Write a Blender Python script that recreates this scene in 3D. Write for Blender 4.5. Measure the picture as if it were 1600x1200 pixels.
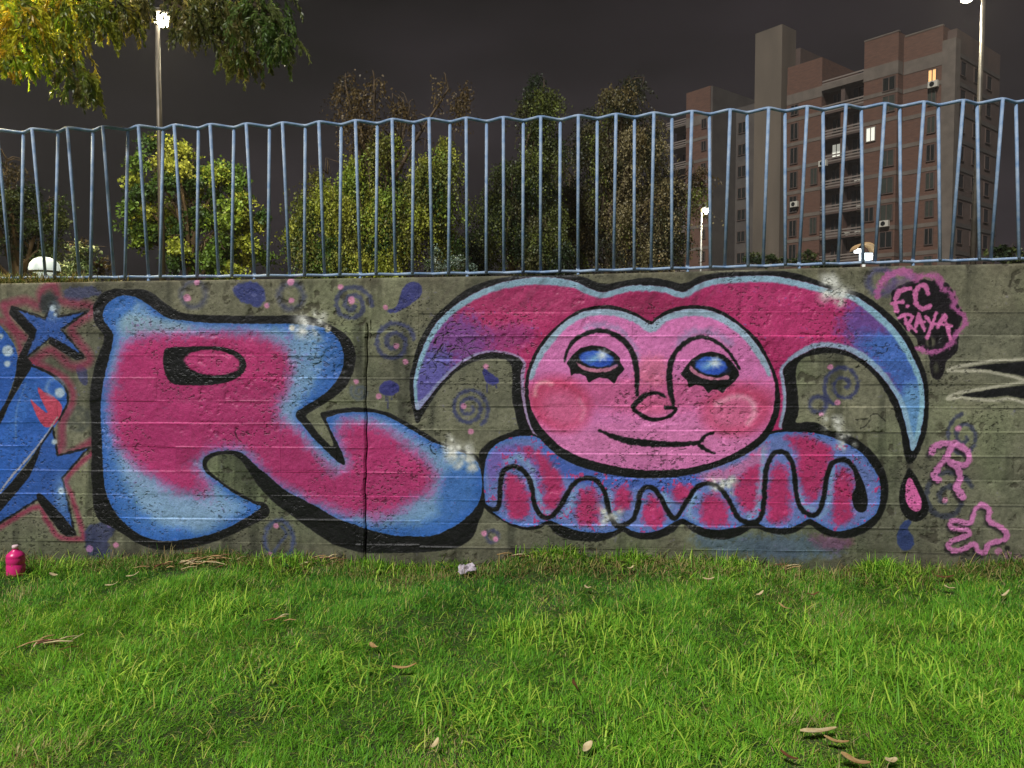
import bpy, math, random
import numpy as np
from mathutils import Vector, Matrix
random.seed(7); rng = np.random.default_rng(7)
scene = bpy.context.scene
R = math.radians
for o in list(bpy.data.objects): bpy.data.objects.remove(o)
COL = scene.collection

# ------------------------------------------------------------------ camera, world, sun, exposure
YAW, PITCH, EYE, FPX = R(2.6), R(-2.5), 1.5, 1202.0
CAMP = np.array([0.24, -5.285, EYE])
cam_d = bpy.data.cameras.new('camera'); cam = bpy.data.objects.new('camera', cam_d); COL.objects.link(cam)
cam.location = CAMP; cam.rotation_euler = (R(90) + PITCH, 0, YAW)
cam_d.sensor_width = 36; cam_d.lens = 36 * FPX / 1600; cam_d.clip_end = 2000; cam_d.clip_start = 0.05
scene.camera = cam

world = bpy.data.worlds.new("World"); scene.world = world; world.use_nodes = True
nt = world.node_tree; nt.nodes.clear()
def N(t, kind, **kw):
    n = t.nodes.new(kind)
    for k, v in kw.items(): setattr(n, k, v)
    return n
wo = N(nt, 'ShaderNodeOutputWorld'); bg = N(nt, 'ShaderNodeBackground')
tc = N(nt, 'ShaderNodeTexCoord'); mp = N(nt, 'ShaderNodeMapping'); mp.inputs['Scale'].default_value = (1.2, 1.2, 3.0)
ns = N(nt, 'ShaderNodeTexNoise'); ns.inputs['Scale'].default_value = 1.7; ns.inputs['Detail'].default_value = 5
cr = N(nt, 'ShaderNodeValToRGB')
cr.color_ramp.elements[0].position = 0.36; cr.color_ramp.elements[0].color = (0.0042, 0.0034, 0.0028, 1)
cr.color_ramp.elements[1].position = 0.74; cr.color_ramp.elements[1].color = (0.030, 0.0235, 0.027, 1)
nt.links.new(tc.outputs['Generated'], mp.inputs['Vector']); nt.links.new(mp.outputs[0], ns.inputs['Vector'])
sx = N(nt, 'ShaderNodeSeparateXYZ'); nt.links.new(tc.outputs['Generated'], sx.inputs[0])
gl = N(nt, 'ShaderNodeMapRange'); gl.inputs[1].default_value = -.7; gl.inputs[2].default_value = .8; gl.inputs[3].default_value = -.12; gl.inputs[4].default_value = .14   # town glow lies to the right
ad = N(nt, 'ShaderNodeMath', operation='ADD'); nt.links.new(sx.outputs[0], gl.inputs[0]); nt.links.new(gl.outputs[0], ad.inputs[0]); nt.links.new(ns.outputs['Fac'], ad.inputs[1])
nt.links.new(ad.outputs[0], cr.inputs[0]); nt.links.new(cr.outputs[0], bg.inputs['Color'])
bg.inputs['Strength'].default_value = 1.0
nt.links.new(bg.outputs[0], wo.inputs[0])

sd = bpy.data.lights.new('sun', 'SUN'); sun = bpy.data.objects.new('sun', sd); COL.objects.link(sun)
sd.energy = 4.15; sd.angle = R(5); sd.color = (1.0, 0.985, 0.955)
SUN_EL, SUN_AZ = R(47), R(-27)          # high street light behind the viewer, a little to the left
sdir = Vector((math.sin(SUN_AZ) * math.cos(SUN_EL), -math.cos(SUN_AZ) * math.cos(SUN_EL), math.sin(SUN_EL)))
sun.rotation_euler = sdir.to_track_quat('Z', 'Y').to_euler()
sun.location = sdir * 30

scene.view_settings.view_transform = 'Standard'; scene.view_settings.look = 'None'
scene.view_settings.exposure = 0.0; scene.view_settings.gamma = 1.0; scene.view_settings.use_curve_mapping = False

# ------------------------------------------------------------------ picture <-> place
MC = np.array((Matrix.Rotation(YAW, 3, 'Z') @ Matrix.Rotation(R(90) + PITCH, 3, 'X')))
def ray(u, v):
    d = MC @ np.array([(u - 800) / FPX, -(v - 600) / FPX, -1.0]); return d / np.linalg.norm(d)
def on_y(u, v, y=0.0):                   # where the sight line meets the upright plane y = const
    d = ray(u, v); t = (y - CAMP[1]) / d[1]; return CAMP + t * d
def on_z(u, v, z=0.0):
    d = ray(u, v); t = (z - CAMP[2]) / d[2]; return CAMP + t * d
def at_d(u, v, dist):                    # at that horizontal distance
    d = ray(u, v); t = dist / math.hypot(d[0], d[1]); return CAMP + t * d

# ------------------------------------------------------------------ helpers
def new_mesh(name, verts, faces, smooth=False):
    me = bpy.data.meshes.new(name)
    if isinstance(verts, np.ndarray) and isinstance(faces, np.ndarray):
        k = faces.shape[1]; nf = len(faces)
        me.vertices.add(len(verts)); me.vertices.foreach_set('co', verts.astype(np.float32).ravel())
        me.loops.add(nf * k); me.loops.foreach_set('vertex_index', faces.astype(np.int32).ravel())
        me.polygons.add(nf)
        me.polygons.foreach_set('loop_start', np.arange(0, nf * k, k, dtype=np.int32))
        me.polygons.foreach_set('loop_total', np.full(nf, k, dtype=np.int32))
        me.update(calc_edges=True)
    else:
        me.from_pydata([tuple(v) for v in verts], [], [tuple(f) for f in faces]); me.update()
    if smooth: me.polygons.foreach_set('use_smooth', [True] * len(me.polygons))
    return me
def link(name, data, mats=None, parent=None, loc=None, **tags):
    o = bpy.data.objects.new(name, data); COL.objects.link(o)
    if mats is not None and data is not None and not data.materials:
        for m in (mats if isinstance(mats, (list, tuple)) else [mats]): data.materials.append(m)
    if parent is not None: o.parent = parent
    if loc is not None: o.location = loc
    for k, v in tags.items(): o[k] = v
    return o
def thing(name, label, category, loc=(0, 0, 0), rz=0, group=None):
    o = bpy.data.objects.new(name, None); COL.objects.link(o); o.location = loc; o.rotation_euler = (0, 0, rz)
    o.empty_display_size = 0.1
    o['label'] = label; o['category'] = category
    if group: o['group'] = group
    return o
class MB:
    def __init__(s): s.v = []; s.f = []
    def add(s, v, f):
        n = len(s.v); s.v += [tuple(p) for p in v]; s.f += [tuple(i + n for i in q) for q in f]; return s
    def box(s, a, b):
        (x0, y0, z0), (x1, y1, z1) = a, b
        return s.add([(x0,y0,z0),(x1,y0,z0),(x1,y1,z0),(x0,y1,z0),(x0,y0,z1),(x1,y0,z1),(x1,y1,z1),(x0,y1,z1)],
                     [(0,3,2,1),(4,5,6,7),(0,1,5,4),(1,2,6,5),(2,3,7,6),(3,0,4,7)])
    def tube(s, pts, rad, n=8, cap=True):
        pts = [Vector(p) for p in pts]; rads = rad if isinstance(rad, (list, tuple)) else [rad] * len(pts)
        base = len(s.v); up = None
        for i, p in enumerate(pts):
            t = ((pts[min(i+1, len(pts)-1)] - pts[max(i-1, 0)])).normalized()
            if up is None:
                up = Vector((0, 0, 1)) if abs(t.z) < 0.9 else Vector((1, 0, 0))
            a = t.cross(up).normalized(); b = t.cross(a).normalized(); up = -b if False else up
            for k in range(n):
                an = 2 * math.pi * k / n
                s.v.append(tuple(p + (a * math.cos(an) + b * math.sin(an)) * rads[i]))
        for i in range(len(pts) - 1):
            for k in range(n):
                k2 = (k + 1) % n
                s.f.append((base + i*n + k, base + i*n + k2, base + (i+1)*n + k2, base + (i+1)*n + k))
        if cap:
            s.f.append(tuple(base + k for k in range(n))[::-1]); s.f.append(tuple(base + (len(pts)-1)*n + k for k in range(n)))
        return s
    def lathe(s, prof, n=20, c=(0, 0, 0)):
        base = len(s.v)
        for r, z in prof:
            for k in range(n):
                an = 2 * math.pi * k / n; s.v.append((c[0] + r * math.cos(an), c[1] + r * math.sin(an), c[2] + z))
        for i in range(len(prof) - 1):
            for k in range(n):
                k2 = (k + 1) % n; s.f.append((base+i*n+k, base+i*n+k2, base+(i+1)*n+k2, base+(i+1)*n+k))
        s.f.append(tuple(base + k for k in range(n))[::-1]); s.f.append(tuple(base + (len(prof)-1)*n + k for k in range(n)))
        return s
    def build(s, name, m, parent=None, smooth=False, **kw):
        return link(name, new_mesh(name, s.v, s.f, smooth), m, parent, **kw)

def srgb(r, g, b):
    f = lambda c: (c / 255) / 12.92 if c <= 10.31 else ((c / 255 + 0.055) / 1.055) ** 2.4
    return (f(r), f(g), f(b), 1)
def mat(name, c1, c2=None, scale=3.0, rough=0.7, bump=0.0, bscale=40, metal=0.0, spec=0.4, emit=None, estr=0, detail=6, stretch=None, world=False):
    m = bpy.data.materials.new(name); m.use_nodes = True; t = m.node_tree; b = t.nodes['Principled BSDF']
    b.inputs['Base Color'].default_value = c1; b.inputs['Roughness'].default_value = rough
    b.inputs['Metallic'].default_value = metal; b.inputs['Specular IOR Level'].default_value = spec
    if c2 is not None or bump:
        tc = N(t, 'ShaderNodeTexCoord'); mpn = N(t, 'ShaderNodeMapping')
        if stretch: mpn.inputs['Scale'].default_value = stretch
        t.links.new(tc.outputs['Object'], mpn.inputs['Vector'])
    if c2 is not None:
        n = N(t, 'ShaderNodeTexNoise'); n.inputs['Scale'].default_value = scale; n.inputs['Detail'].default_value = detail
        t.links.new(mpn.outputs[0], n.inputs['Vector'])
        cr = N(t, 'ShaderNodeValToRGB'); cr.color_ramp.elements[0].position = 0.35; cr.color_ramp.elements[1].position = 0.66
        cr.color_ramp.elements[0].color = c1; cr.color_ramp.elements[1].color = c2
        t.links.new(n.outputs['Fac'], cr.inputs[0]); t.links.new(cr.outputs[0], b.inputs['Base Color'])
    if bump:
        n2 = N(t, 'ShaderNodeTexNoise'); n2.inputs['Scale'].default_value = bscale; n2.inputs['Detail'].default_value = 8
        bp = N(t, 'ShaderNodeBump'); bp.inputs['Strength'].default_value = bump; bp.inputs['Distance'].default_value = 0.01
        t.links.new(mpn.outputs[0], n2.inputs['Vector'])
        t.links.new(n2.outputs['Fac'], bp.inputs['Height']); t.links.new(bp.outputs[0], b.inputs['Normal'])
    if emit is not None:
        b.inputs['Emission Color'].default_value = emit; b.inputs['Emission Strength'].default_value = estr
    return m
def foliage_mat(name, attr='tint', trans=0.35, rough=0.5, spec=0.3):
    m = bpy.data.materials.new(name); m.use_nodes = True; t = m.node_tree; b = t.nodes['Principled BSDF']
    out = t.nodes['Material Output']
    a = N(t, 'ShaderNodeAttribute', attribute_name=attr)
    b.inputs['Roughness'].default_value = rough; b.inputs['Specular IOR Level'].default_value = spec
    tr = N(t, 'ShaderNodeBsdfTranslucent'); mx = N(t, 'ShaderNodeMixShader'); mx.inputs[0].default_value = trans
    t.links.new(a.outputs['Color'], b.inputs['Base Color']); t.links.new(a.outputs['Color'], tr.inputs['Color'])
    t.links.new(b.outputs[0], mx.inputs[1]); t.links.new(tr.outputs[0], mx.inputs[2]); t.links.new(mx.outputs[0], out.inputs['Surface'])
    return m
def set_tint(me, cols):                  # cols: (nverts, 3) linear
    a = me.color_attributes.new('tint', 'FLOAT_COLOR', 'POINT')
    c = np.ones((len(me.vertices), 4), np.float32); c[:, :3] = cols
    a.data.foreach_set('color', c.ravel())
def lin(c): return np.array(srgb(*c)[:3])

# ------------------------------------------------------------------ wall and top line
def wall_top(x):                          # top edge climbs slightly to the right
    return np.interp(x, TOPX, TOPZ)
_tp = [on_y(u, v) for u, v in ((0, 443), (50, 442), (200, 439), (400, 436.5), (600, 434), (850, 430), (1050, 425), (1200, 420.5), (1400, 415.5), (1600, 411.5))]
TOPX = [-14] + [p[0] for p in _tp] + [14]; TOPZ = [_tp[0][2] - 0.03] + [p[2] for p in _tp] + [_tp[-1][2] + 0.03]
JOINT = on_y(571, 600)[0]; FORMX = on_y(655, 700)[0]
# ------------------------------------------------------------------ the painting, laid out in metres on the wall
X0, X1, Z0, Z1, TPM = -5.2, 4.8, -0.06, 2.20, 270
TW, TH = int((X1 - X0) * TPM), int((Z1 - Z0) * TPM)
PXT = 0.0044 * TPM                        # texels per photo pixel, about
def T(u, v):                              # to texel coordinates (row 0 = bottom)
    p = on_y(u, v); return ((p[0] - X0) * TPM, (p[2] - Z0) * TPM)
def vnoise(h, w, cell, r=None, cy=None):
    r = r or rng; cy = cy or cell
    gh, gw = int(h / cy) + 3, int(w / cell) + 3; g = r.random((gh, gw)).astype(np.float32)
    y = np.arange(h, dtype=np.float32) / cy; x = np.arange(w, dtype=np.float32) / cell
    yi = y.astype(int); xi = x.astype(int); fy = y - yi; fx = x - xi
    fy = (fy * fy * (3 - 2 * fy))[:, None]; fx = (fx * fx * (3 - 2 * fx))[None, :]
    a = g[yi][:, xi]; b = g[yi][:, xi + 1]; c = g[yi + 1][:, xi]; d = g[yi + 1][:, xi + 1]
    return (a * (1 - fx) + b * fx) * (1 - fy) + (c * (1 - fx) + d * fx) * fy
def fbm(h, w, cell, octv=4, gain=0.55, cy=None):
    s = 0; a = 1; t = 0; cy = cy or cell
    for k in range(octv):
        s = s + a * vnoise(h, w, max(cell / 2 ** k, 1.01), cy=max(cy / 2 ** k, 1.01)); t += a; a *= gain
    return s / t
def box1(a, r, ax):
    if r < 1: return a
    a = np.moveaxis(a, ax, 0); n = a.shape[0]
    p = np.concatenate([np.repeat(a[:1], r + 1, 0), a, np.repeat(a[-1:], r, 0)], 0)
    c = np.cumsum(p, 0, dtype=np.float64); o = (c[2 * r + 1:] - c[:n]) / (2 * r + 1)
    return np.moveaxis(o.astype(np.float32), 0, ax)
def blur(a, r):
    r = int(round(r))
    for _ in range(3): a = box1(box1(a, r, 0), r, 1)
    return a
FN = fbm(TH, TW, 6, 3) - 0.5              # fine spray grain
MN = fbm(TH, TW, 34, 4) - 0.5
LN = fbm(TH, TW, 150, 4) - 0.5
def spline(pts, closed=True, n=7):
    P = np.array(pts, float); m = len(P); out = []
    rngi = range(m) if closed else range(m - 1)
    for i in rngi:
        g = (lambda k: P[k % m]) if closed else (lambda k: P[min(max(k, 0), m - 1)])
        p0, p1, p2, p3 = g(i - 1), g(i), g(i + 1), g(i + 2)
        for j in range(n):
            t = j / n
            out.append(0.5 * ((2*p1) + (-p0+p2)*t + (2*p0-5*p1+4*p2-p3)*t*t + (-p0+3*p1-3*p2+p3)*t**3))
    if not closed: out.append(P[-1])
    return np.array(out)
def fill(pts, smooth=True):
    """scan-line mask of a polygon given in photo pixels"""
    q = spline(pts) if smooth else np.array(pts, float)
    q = np.array([T(u, v) for u, v in q[:, :2]]); m = np.zeros((TH, TW), np.float32)
    x1, y1 = q[:, 0], q[:, 1]; x2, y2 = np.roll(x1, -1), np.roll(y1, -1)
    for r in range(max(0, int(y1.min())), min(TH, int(y1.max()) + 2)):
        y = r + 0.5; k = (y1 > y) != (y2 > y)
        if not k.any(): continue
        xs = np.sort(x1[k] + (y - y1[k]) * (x2[k] - x1[k]) / (y2[k] - y1[k]))
        for a, b in zip(xs[::2], xs[1::2]): m[r, max(0, int(round(a))):max(0, int(round(b)))] = 1
    return m
def stroke(pts, w, soft=1.0, smooth=True, closed=False, rough=1.2):
    """w: width in photo pixels, one number or one per point"""
    P = np.array([list(p) + [w if np.isscalar(w) else w[i]] for i, p in enumerate(pts)], float)
    if smooth: P = spline(P, closed)
    elif closed: P = np.vstack([P, P[:1]])
    if smooth and closed: P = np.vstack([P, P[:1]])
    Q = np.array([[*T(a[0], a[1]), a[2] * PXT / 2] for a in P]); D = np.full((TH, TW), 1e3, np.float32)
    for a, b in zip(Q[:-1], Q[1:]):
        pad = max(a[2], b[2]) + soft * 3 + 4
        xa, xb = int(max(0, min(a[0], b[0]) - pad)), int(min(TW, max(a[0], b[0]) + pad))
        ya, yb = int(max(0, min(a[1], b[1]) - pad)), int(min(TH, max(a[1], b[1]) + pad))
        if xa >= xb or ya >= yb: continue
        X = np.arange(xa, xb)[None, :] + 0.5; Y = np.arange(ya, yb)[:, None] + 0.5
        dx, dy = b[0] - a[0], b[1] - a[1]; L = dx * dx + dy * dy + 1e-9
        t = np.clip(((X - a[0]) * dx + (Y - a[1]) * dy) / L, 0, 1)
        d = np.hypot(X - a[0] - t * dx, Y - a[1] - t * dy) - (a[2] + (b[2] - a[2]) * t)
        D[ya:yb, xa:xb] = np.minimum(D[ya:yb, xa:xb], d)
    s = soft * PXT
    return np.clip(0.5 - (D + FN * rough * 3) / (2 * s), 0, 1)
def ell(u, v, rx, ry, soft=1.0, rot=0):
    p = T(u, v); pad = int((max(rx, ry) * (1 + soft / max(1, min(rx, ry))) + soft * 2) * PXT + 6); m = np.zeros((TH, TW), np.float32)
    xa, xb, ya, yb = max(0, int(p[0] - pad)), min(TW, int(p[0] + pad)), max(0, int(p[1] - pad)), min(TH, int(p[1] + pad))
    if xa >= xb or ya >= yb: return m
    X = (np.arange(xa, xb)[None, :] - p[0]) / PXT; Y = -(np.arange(ya, yb)[:, None] - p[1]) / PXT
    c, s = math.cos(R(rot)), math.sin(R(rot)); A, B = X * c + Y * s, -X * s + Y * c
    d = (np.sqrt((A / rx) ** 2 + (B / ry) ** 2) - 1) * min(rx, ry)
    m[ya:yb, xa:xb] = np.clip(0.5 - (d + FN[ya:yb, xa:xb] * 3) / (2 * soft), 0, 1)
    return m
def edge(m, r=1.0, rough=0.5):            # crisp but slightly ragged edge
    return np.clip((blur(m, r) - 0.5 + FN * rough) * 2.4 + 0.5, 0, 1)
def softm(m, r, grain=0.6, k=1.8):        # sprayed edge
    return np.clip((blur(m, r * PXT) - 0.5 + FN * grain + MN * 0.35) * k + 0.5, 0, 1)

# bare concrete: olive grey, mottled, darker and browner towards the soil
IMG = np.zeros((TH, TW, 3), np.float32)
yy = (np.arange(TH) / TPM + Z0)[:, None]; xx = (np.arange(TW) / TPM + X0)[None, :]
base = np.array([96, 96, 80], np.float32); alt = np.array([122, 120, 99], np.float32); dk = np.array([62, 63, 52], np.float32)
t = np.clip(0.45 + LN * 1.7 + MN * 0.7, 0, 1)[..., None]; IMG[:] = base * (1 - t) + alt * t
stain = np.clip((fbm(TH, TW, 26, 4, cy=210) - 0.53) * 4.5, 0, 1)[..., None]; IMG[:] = IMG * (1 - stain * 0.8) + dk * stain * 0.8
green = np.clip((fbm(TH, TW, 190, 3) - 0.5) * 3, 0, 1)[..., None]; IMG *= 1 + green * np.array([-0.06, 0.04, -0.09])
foot_dark = np.clip((0.22 + MN * 0.35 - yy) / 0.25, 0, 1)[..., None]; IMG[:] = IMG * (1 - foot_dark * 0.42) + np.array([46, 42, 32]) * foot_dark * 0.42
topb = np.clip((yy - (wall_top(xx) - 0.36 + LN * 0.12)) / 0.03, 0, 1)[..., None]
IMG[:] = IMG * (1 - topb * 0.14) + np.array([118, 108, 84]) * topb * 0.14
drk = (np.clip((yy - (wall_top(xx) - 0.10)) / 0.1, 0, 1) * np.clip((fbm(TH, TW, 60, 3, cy=400) - 0.40) * 3, 0, 1))[..., None]
IMG[:] = IMG * (1 - drk * 0.45) + np.array([52, 44, 34]) * drk * 0.45
IMG *= (1 + FN * 0.32 + MN * 0.12)[..., None]
BARE = IMG.copy()
LAB = np.zeros((TH, TW), np.uint8); COVER = np.zeros((TH, TW), np.float32)
def paint(m, c, a=1.0, var=0.10, cover=True):
    global IMG
    ys = np.flatnonzero(m.max(1) > 0.004)
    if len(ys) == 0: return
    y0, y1 = ys[0], ys[-1] + 1; xs = np.flatnonzero(m[y0:y1].max(0) > 0.004); x0, x1 = xs[0], xs[-1] + 1; s = (slice(y0, y1), slice(x0, x1))
    k = (m[s] * a)[..., None]; colr = np.array(c, np.float32) * (1 + FN[s] * var * 2 + MN[s] * var)[..., None]
    IMG[s] = IMG[s] * (1 - k) + colr * k
    if cover: COVER[s] = np.maximum(COVER[s], m[s] * a)
def label(m, k): LAB[m > 0.5] = k
BLACK = (17, 17, 19); BLUE = (50, 98, 176); LBLUE = (118, 156, 196); CYAN = (135, 176, 196)
PINK = (172, 50, 106); FPINK = (204, 114, 174); NAVY = (40, 46, 98); LPINK = (203, 122, 178); ROSE = (150, 50, 78)

# --- swirls, commas and dots on the bare concrete
def spiral(u, v, r, turns=1.9, w=5, a0=0, a=0.62, sq=1.0, col=NAVY, lab=None, soft=1.8, inner=0.18, dirn=1):
    n = int(26 * turns); pts = []
    for i in range(n + 1):
        f = i / n; an = R(a0) + dirn * 2 * math.pi * turns * f; rr = r * (inner + (1 - inner) * f)
        pts.append((u + rr * math.cos(an), v + rr * sq * math.sin(an)))
    m = stroke(pts, w, soft, smooth=False, rough=2.2); paint(m, col, a)
    if lab: label(ell(u, v, r + w / 2, r * sq + w / 2, 0.5), lab)
def ring(u, v, rx, ry, w=6, a=0.5, col=NAVY, soft=2.5):
    pts = [(u + rx * math.cos(k * math.pi / 12), v + ry * math.sin(k * math.pi / 12)) for k in range(24)]
    paint(stroke(pts, w, soft, closed=True, rough=2.2), col, a)
def dot(u, v, r=4.5, col=(206, 130, 170), a=0.85, soft=1.2): paint(ell(u, v, r, r, soft), col, a)
ring(303, 460, 19, 20, 7, .45, soft=4); ring(455, 463, 19, 20, 8, .5, soft=4)
spiral(550, 476, 31, 1.9, 7, 40, .62, lab=10); spiral(615, 536, 33, 1.8, 7, 60, .66, 1.05, lab=10)
spiral(562, 612, 14, 1.6, 5, 0, .3, col=(60, 80, 140)); spiral(733, 638, 31, 2.2, 5.5, -20, .68, 1.05, lab=10)
spiral(1318, 602, 32, 1.75, 5.5, 30, .72, 1.08, lab=10, dirn=-1); ring(1278, 632, 13, 12, 6, .7)
spiral(1506, 682, 28, 1.7, 6, 10, .68, 1.25, lab=10, col=(40, 44, 80)); spiral(1480, 778, 42, 1.6, 8, 120, .72, 1.05, lab=10, col=(44, 48, 70))
ring(436, 844, 22, 31, 7, .55, (50, 66, 140)); paint(stroke([(440, 822), (447, 835), (436, 850), (428, 862)], 5, 2), (50, 66, 140), .5)
ring(770, 838, 9, 9, 5, .6); ring(122, 655, 16, 17, 7, .5, (50, 56, 58), 4); ring(122, 655, 7, 8, 6, .4, (50, 56, 58), 4)
ring(1377, 440, 20, 19, 9, .6, (60, 60, 112), 4)
def blob(pts, col=NAVY, a=.8, r=2.0, lab=None):
    m = softm(fill(pts), r, .5, 3); paint(m, col, a)
    if lab: label(m, lab)
blob([(97, 455), (110, 448), (140, 448), (156, 452), (158, 462), (140, 464), (120, 470), (103, 468)], (48, 54, 100), .7, 4)
blob([(366, 452), (380, 442), (400, 442), (412, 452), (414, 468), (404, 480), (388, 474), (372, 468)], (40, 50, 122), .8, 3)
blob([(601, 486), (618, 480), (624, 466), (630, 450), (640, 441), (653, 442), (660, 452), (656, 464), (644, 474), (632, 482), (616, 489)], (40, 44, 112), .85, 2)
blob([(592, 610), (597, 599), (609, 594), (621, 600), (624, 610), (615, 617), (600, 617)], (42, 44, 120), .85, 2)
for u, l in ((603, 12), (606, 22), (612, 8)): paint(stroke([(u, 614), (u, 616 + l)], 1.6, .8), (42, 44, 100), .7)
blob([(754, 582), (758, 574), (763, 580), (772, 586), (780, 592), (778, 600), (766, 602), (758, 595)], (42, 44, 120), .85, 1.5)
paint(stroke([(761, 600), (761, 613)], 1.5, .8), (42, 44, 100), .7); paint(stroke([(774, 600), (776, 606)], 1.5, .8), (42, 44, 100), .7)
blob([(118, 576), (124, 570), (134, 576), (137, 590), (135, 603), (124, 594)], (50, 54, 100), .75, 2)
blob([(1408, 820), (1420, 812), (1424, 816), (1418, 828), (1427, 838), (1428, 852), (1418, 861), (1406, 856), (1402, 840)], (38, 54, 110), .85, 2)
blob([(131, 838), (140, 822), (158, 815), (176, 818), (182, 830), (168, 846), (175, 862), (160, 880), (140, 866)], (36, 42, 90), .7, 4)
dot(140, 858, 6, (170, 120, 170)); dot(171, 820, 5, (130, 110, 170), .6)
for d in ((307, 442), (293, 466, 6), (454, 441, 6), (455, 470), (417, 478), (532, 449), (549, 470, 6), (602, 481, 3.5), (619, 541), (633, 566), (556, 597), (591, 620), (724, 635),
          (735, 675), (759, 573), (431, 822), (420, 867), (756, 834), (774, 843), (1297, 574), (1308, 629), (1282, 648, 3.5), (1497, 670), (1476, 782), (181, 852, 4)): dot(*d)
dot(1559, 862, 6, (186, 120, 160)); dot(1575, 868, 6, (150, 100, 130), .7); dot(1590, 874, 8, (130, 90, 116), .5); dot(1574, 857, 4, (22, 20, 22)); dot(1577, 886, 5, (30, 22, 26))

# --- left edge: stars and part of a blue letter
SE = [(25, 482), (71, 498), (80, 474), (92, 495), (137, 486), (97, 515), (129, 556), (80, 527), (40, 560), (57, 515)]
SE2 = [(82, 668), (90, 712), (140, 699), (97, 747), (117, 832), (66, 776), (0, 817), (-60, 850), (-40, 790), (0, 775), (40, 742), (60, 700)]
RO = (138, 44, 74)
paint(stroke([(10, 476), (40, 470), (62, 478), (66, 455), (84, 446), (96, 470), (140, 478), (142, 490), (112, 515), (140, 560), (112, 572), (80, 548), (50, 568)], 13, 5), RO, .72)
paint(stroke([(-10, 500), (8, 505), (28, 530), (34, 560)], 9, 4), RO, .7); paint(stroke([(6, 478), (18, 505), (38, 528)], 11, 4), RO, .75)
paint(stroke([(50, 565), (88, 583), (108, 600), (114, 625), (98, 660), (96, 690), (93, 716), (143, 690)], 11, 4), RO, .72)
LSTAR = [(-30, 840), (0, 824), (57, 792), (74, 814), (92, 838), (122, 842), (130, 834), (112, 775), (104, 748), (144, 708)]
paint(stroke(LSTAR, 8, 3), RO, .8); paint(stroke([(100, 700), (97, 670), (105, 640)], 9, 5), (120, 60, 80), .5)
m = edge(fill([(-60, 440), (-20, 480), (0, 507), (15, 527), (27, 552), (25, 580), (17, 607), (0, 645), (-60, 740)])); paint(m, (44, 88, 168)); label(m, 2)
m = edge(fill([(48, 570), (62, 578), (85, 591), (102, 608), (106, 630), (90, 660), (60, 700), (30, 738), (0, 775), (-60, 820), (-60, 740), (0, 660), (12, 635), (32, 602)])); paint(m, (46, 92, 172)); label(m, 2)
paint(softm(fill([(0, 700), (40, 650), (60, 600), (45, 600), (0, 690)]), 8), (70, 120, 190), .35)
m = edge(fill([(27, 562), (36, 556), (50, 570), (31, 602), (13, 634), (0, 662), (-40, 730), (-40, 690), (0, 642), (18, 607), (25, 580)])); paint(m, BLACK); label(m, 2)
paint(stroke([(47, 570), (70, 580), (87, 590), (102, 607), (106, 627), (92, 656)], [3, 4, 4, 4, 4, 3]), BLACK)
m = edge(fill([(15, 490), (18, 478), (30, 480), (58, 514), (40, 560), (27, 562), (46, 525)], False)); paint(m, BLACK)
m = edge(fill([(75, 536), (82, 524), (131, 553), (131, 561), (119, 563)], False)); paint(m, BLACK)
paint(softm(fill([(62, 486), (66, 462), (80, 454), (90, 462), (90, 490)]), 4), (40, 46, 48), .9)
m = edge(fill(SE, False)); paint(m, (50, 86, 158)); paint(stroke(SE, 3, 1, False, True), BLACK); label(edge(fill(SE, False)), 3)
paint(softm(fill([(76, 500), (78, 470), (92, 470), (93, 500)]), 4), (120, 140, 170), .4)
m = edge(fill(SE2, False)); paint(m, (46, 84, 156)); paint(stroke(SE2, 3.2, 1, False, True), BLACK); label(m, 3)
paint(softm(fill([(90, 740), (104, 780), (112, 826), (92, 790)]), 5), (84, 124, 180), .6)
m = edge(fill([(62, 697), (60, 712), (47, 742), (37, 756), (0, 800), (-40, 845), (-40, 800), (0, 772), (32, 737), (46, 720)])); paint(m, BLACK)
m = edge(fill([(58, 779), (68, 774), (118, 830), (115, 837), (100, 836), (80, 812)])); paint(m, BLACK)
m = edge(fill([(59, 604), (68, 612), (80, 617), (97, 636), (88, 660), (72, 668), (60, 655), (47, 624), (56, 632), (75, 646), (62, 620)])); paint(m, (196, 66, 84), .9)
paint(stroke([(89, 652), (58, 698), (20, 742), (-5, 775)], [2, 2.5, 3, 2.5], .8), (176, 166, 168), .85)
for d in ((12, 549, 9), (11, 569, 5), (1, 526, 4), (93, 614, 8), (84, 691, 4.5), (95, 767, 5.5), (82, 482, 5), (86, 492, 3)): dot(*d, col=(190, 205, 215), a=.9, soft=1.8)
ring(86, 606, 13, 14, 5, .55, (150, 175, 205), 3); paint(ell(95, 770, 9, 22, 9), (150, 175, 200), .4)
paint(stroke([(40, 600), (26, 640), (24, 690)], 2, 1.5), (130, 160, 200), .45)

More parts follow.
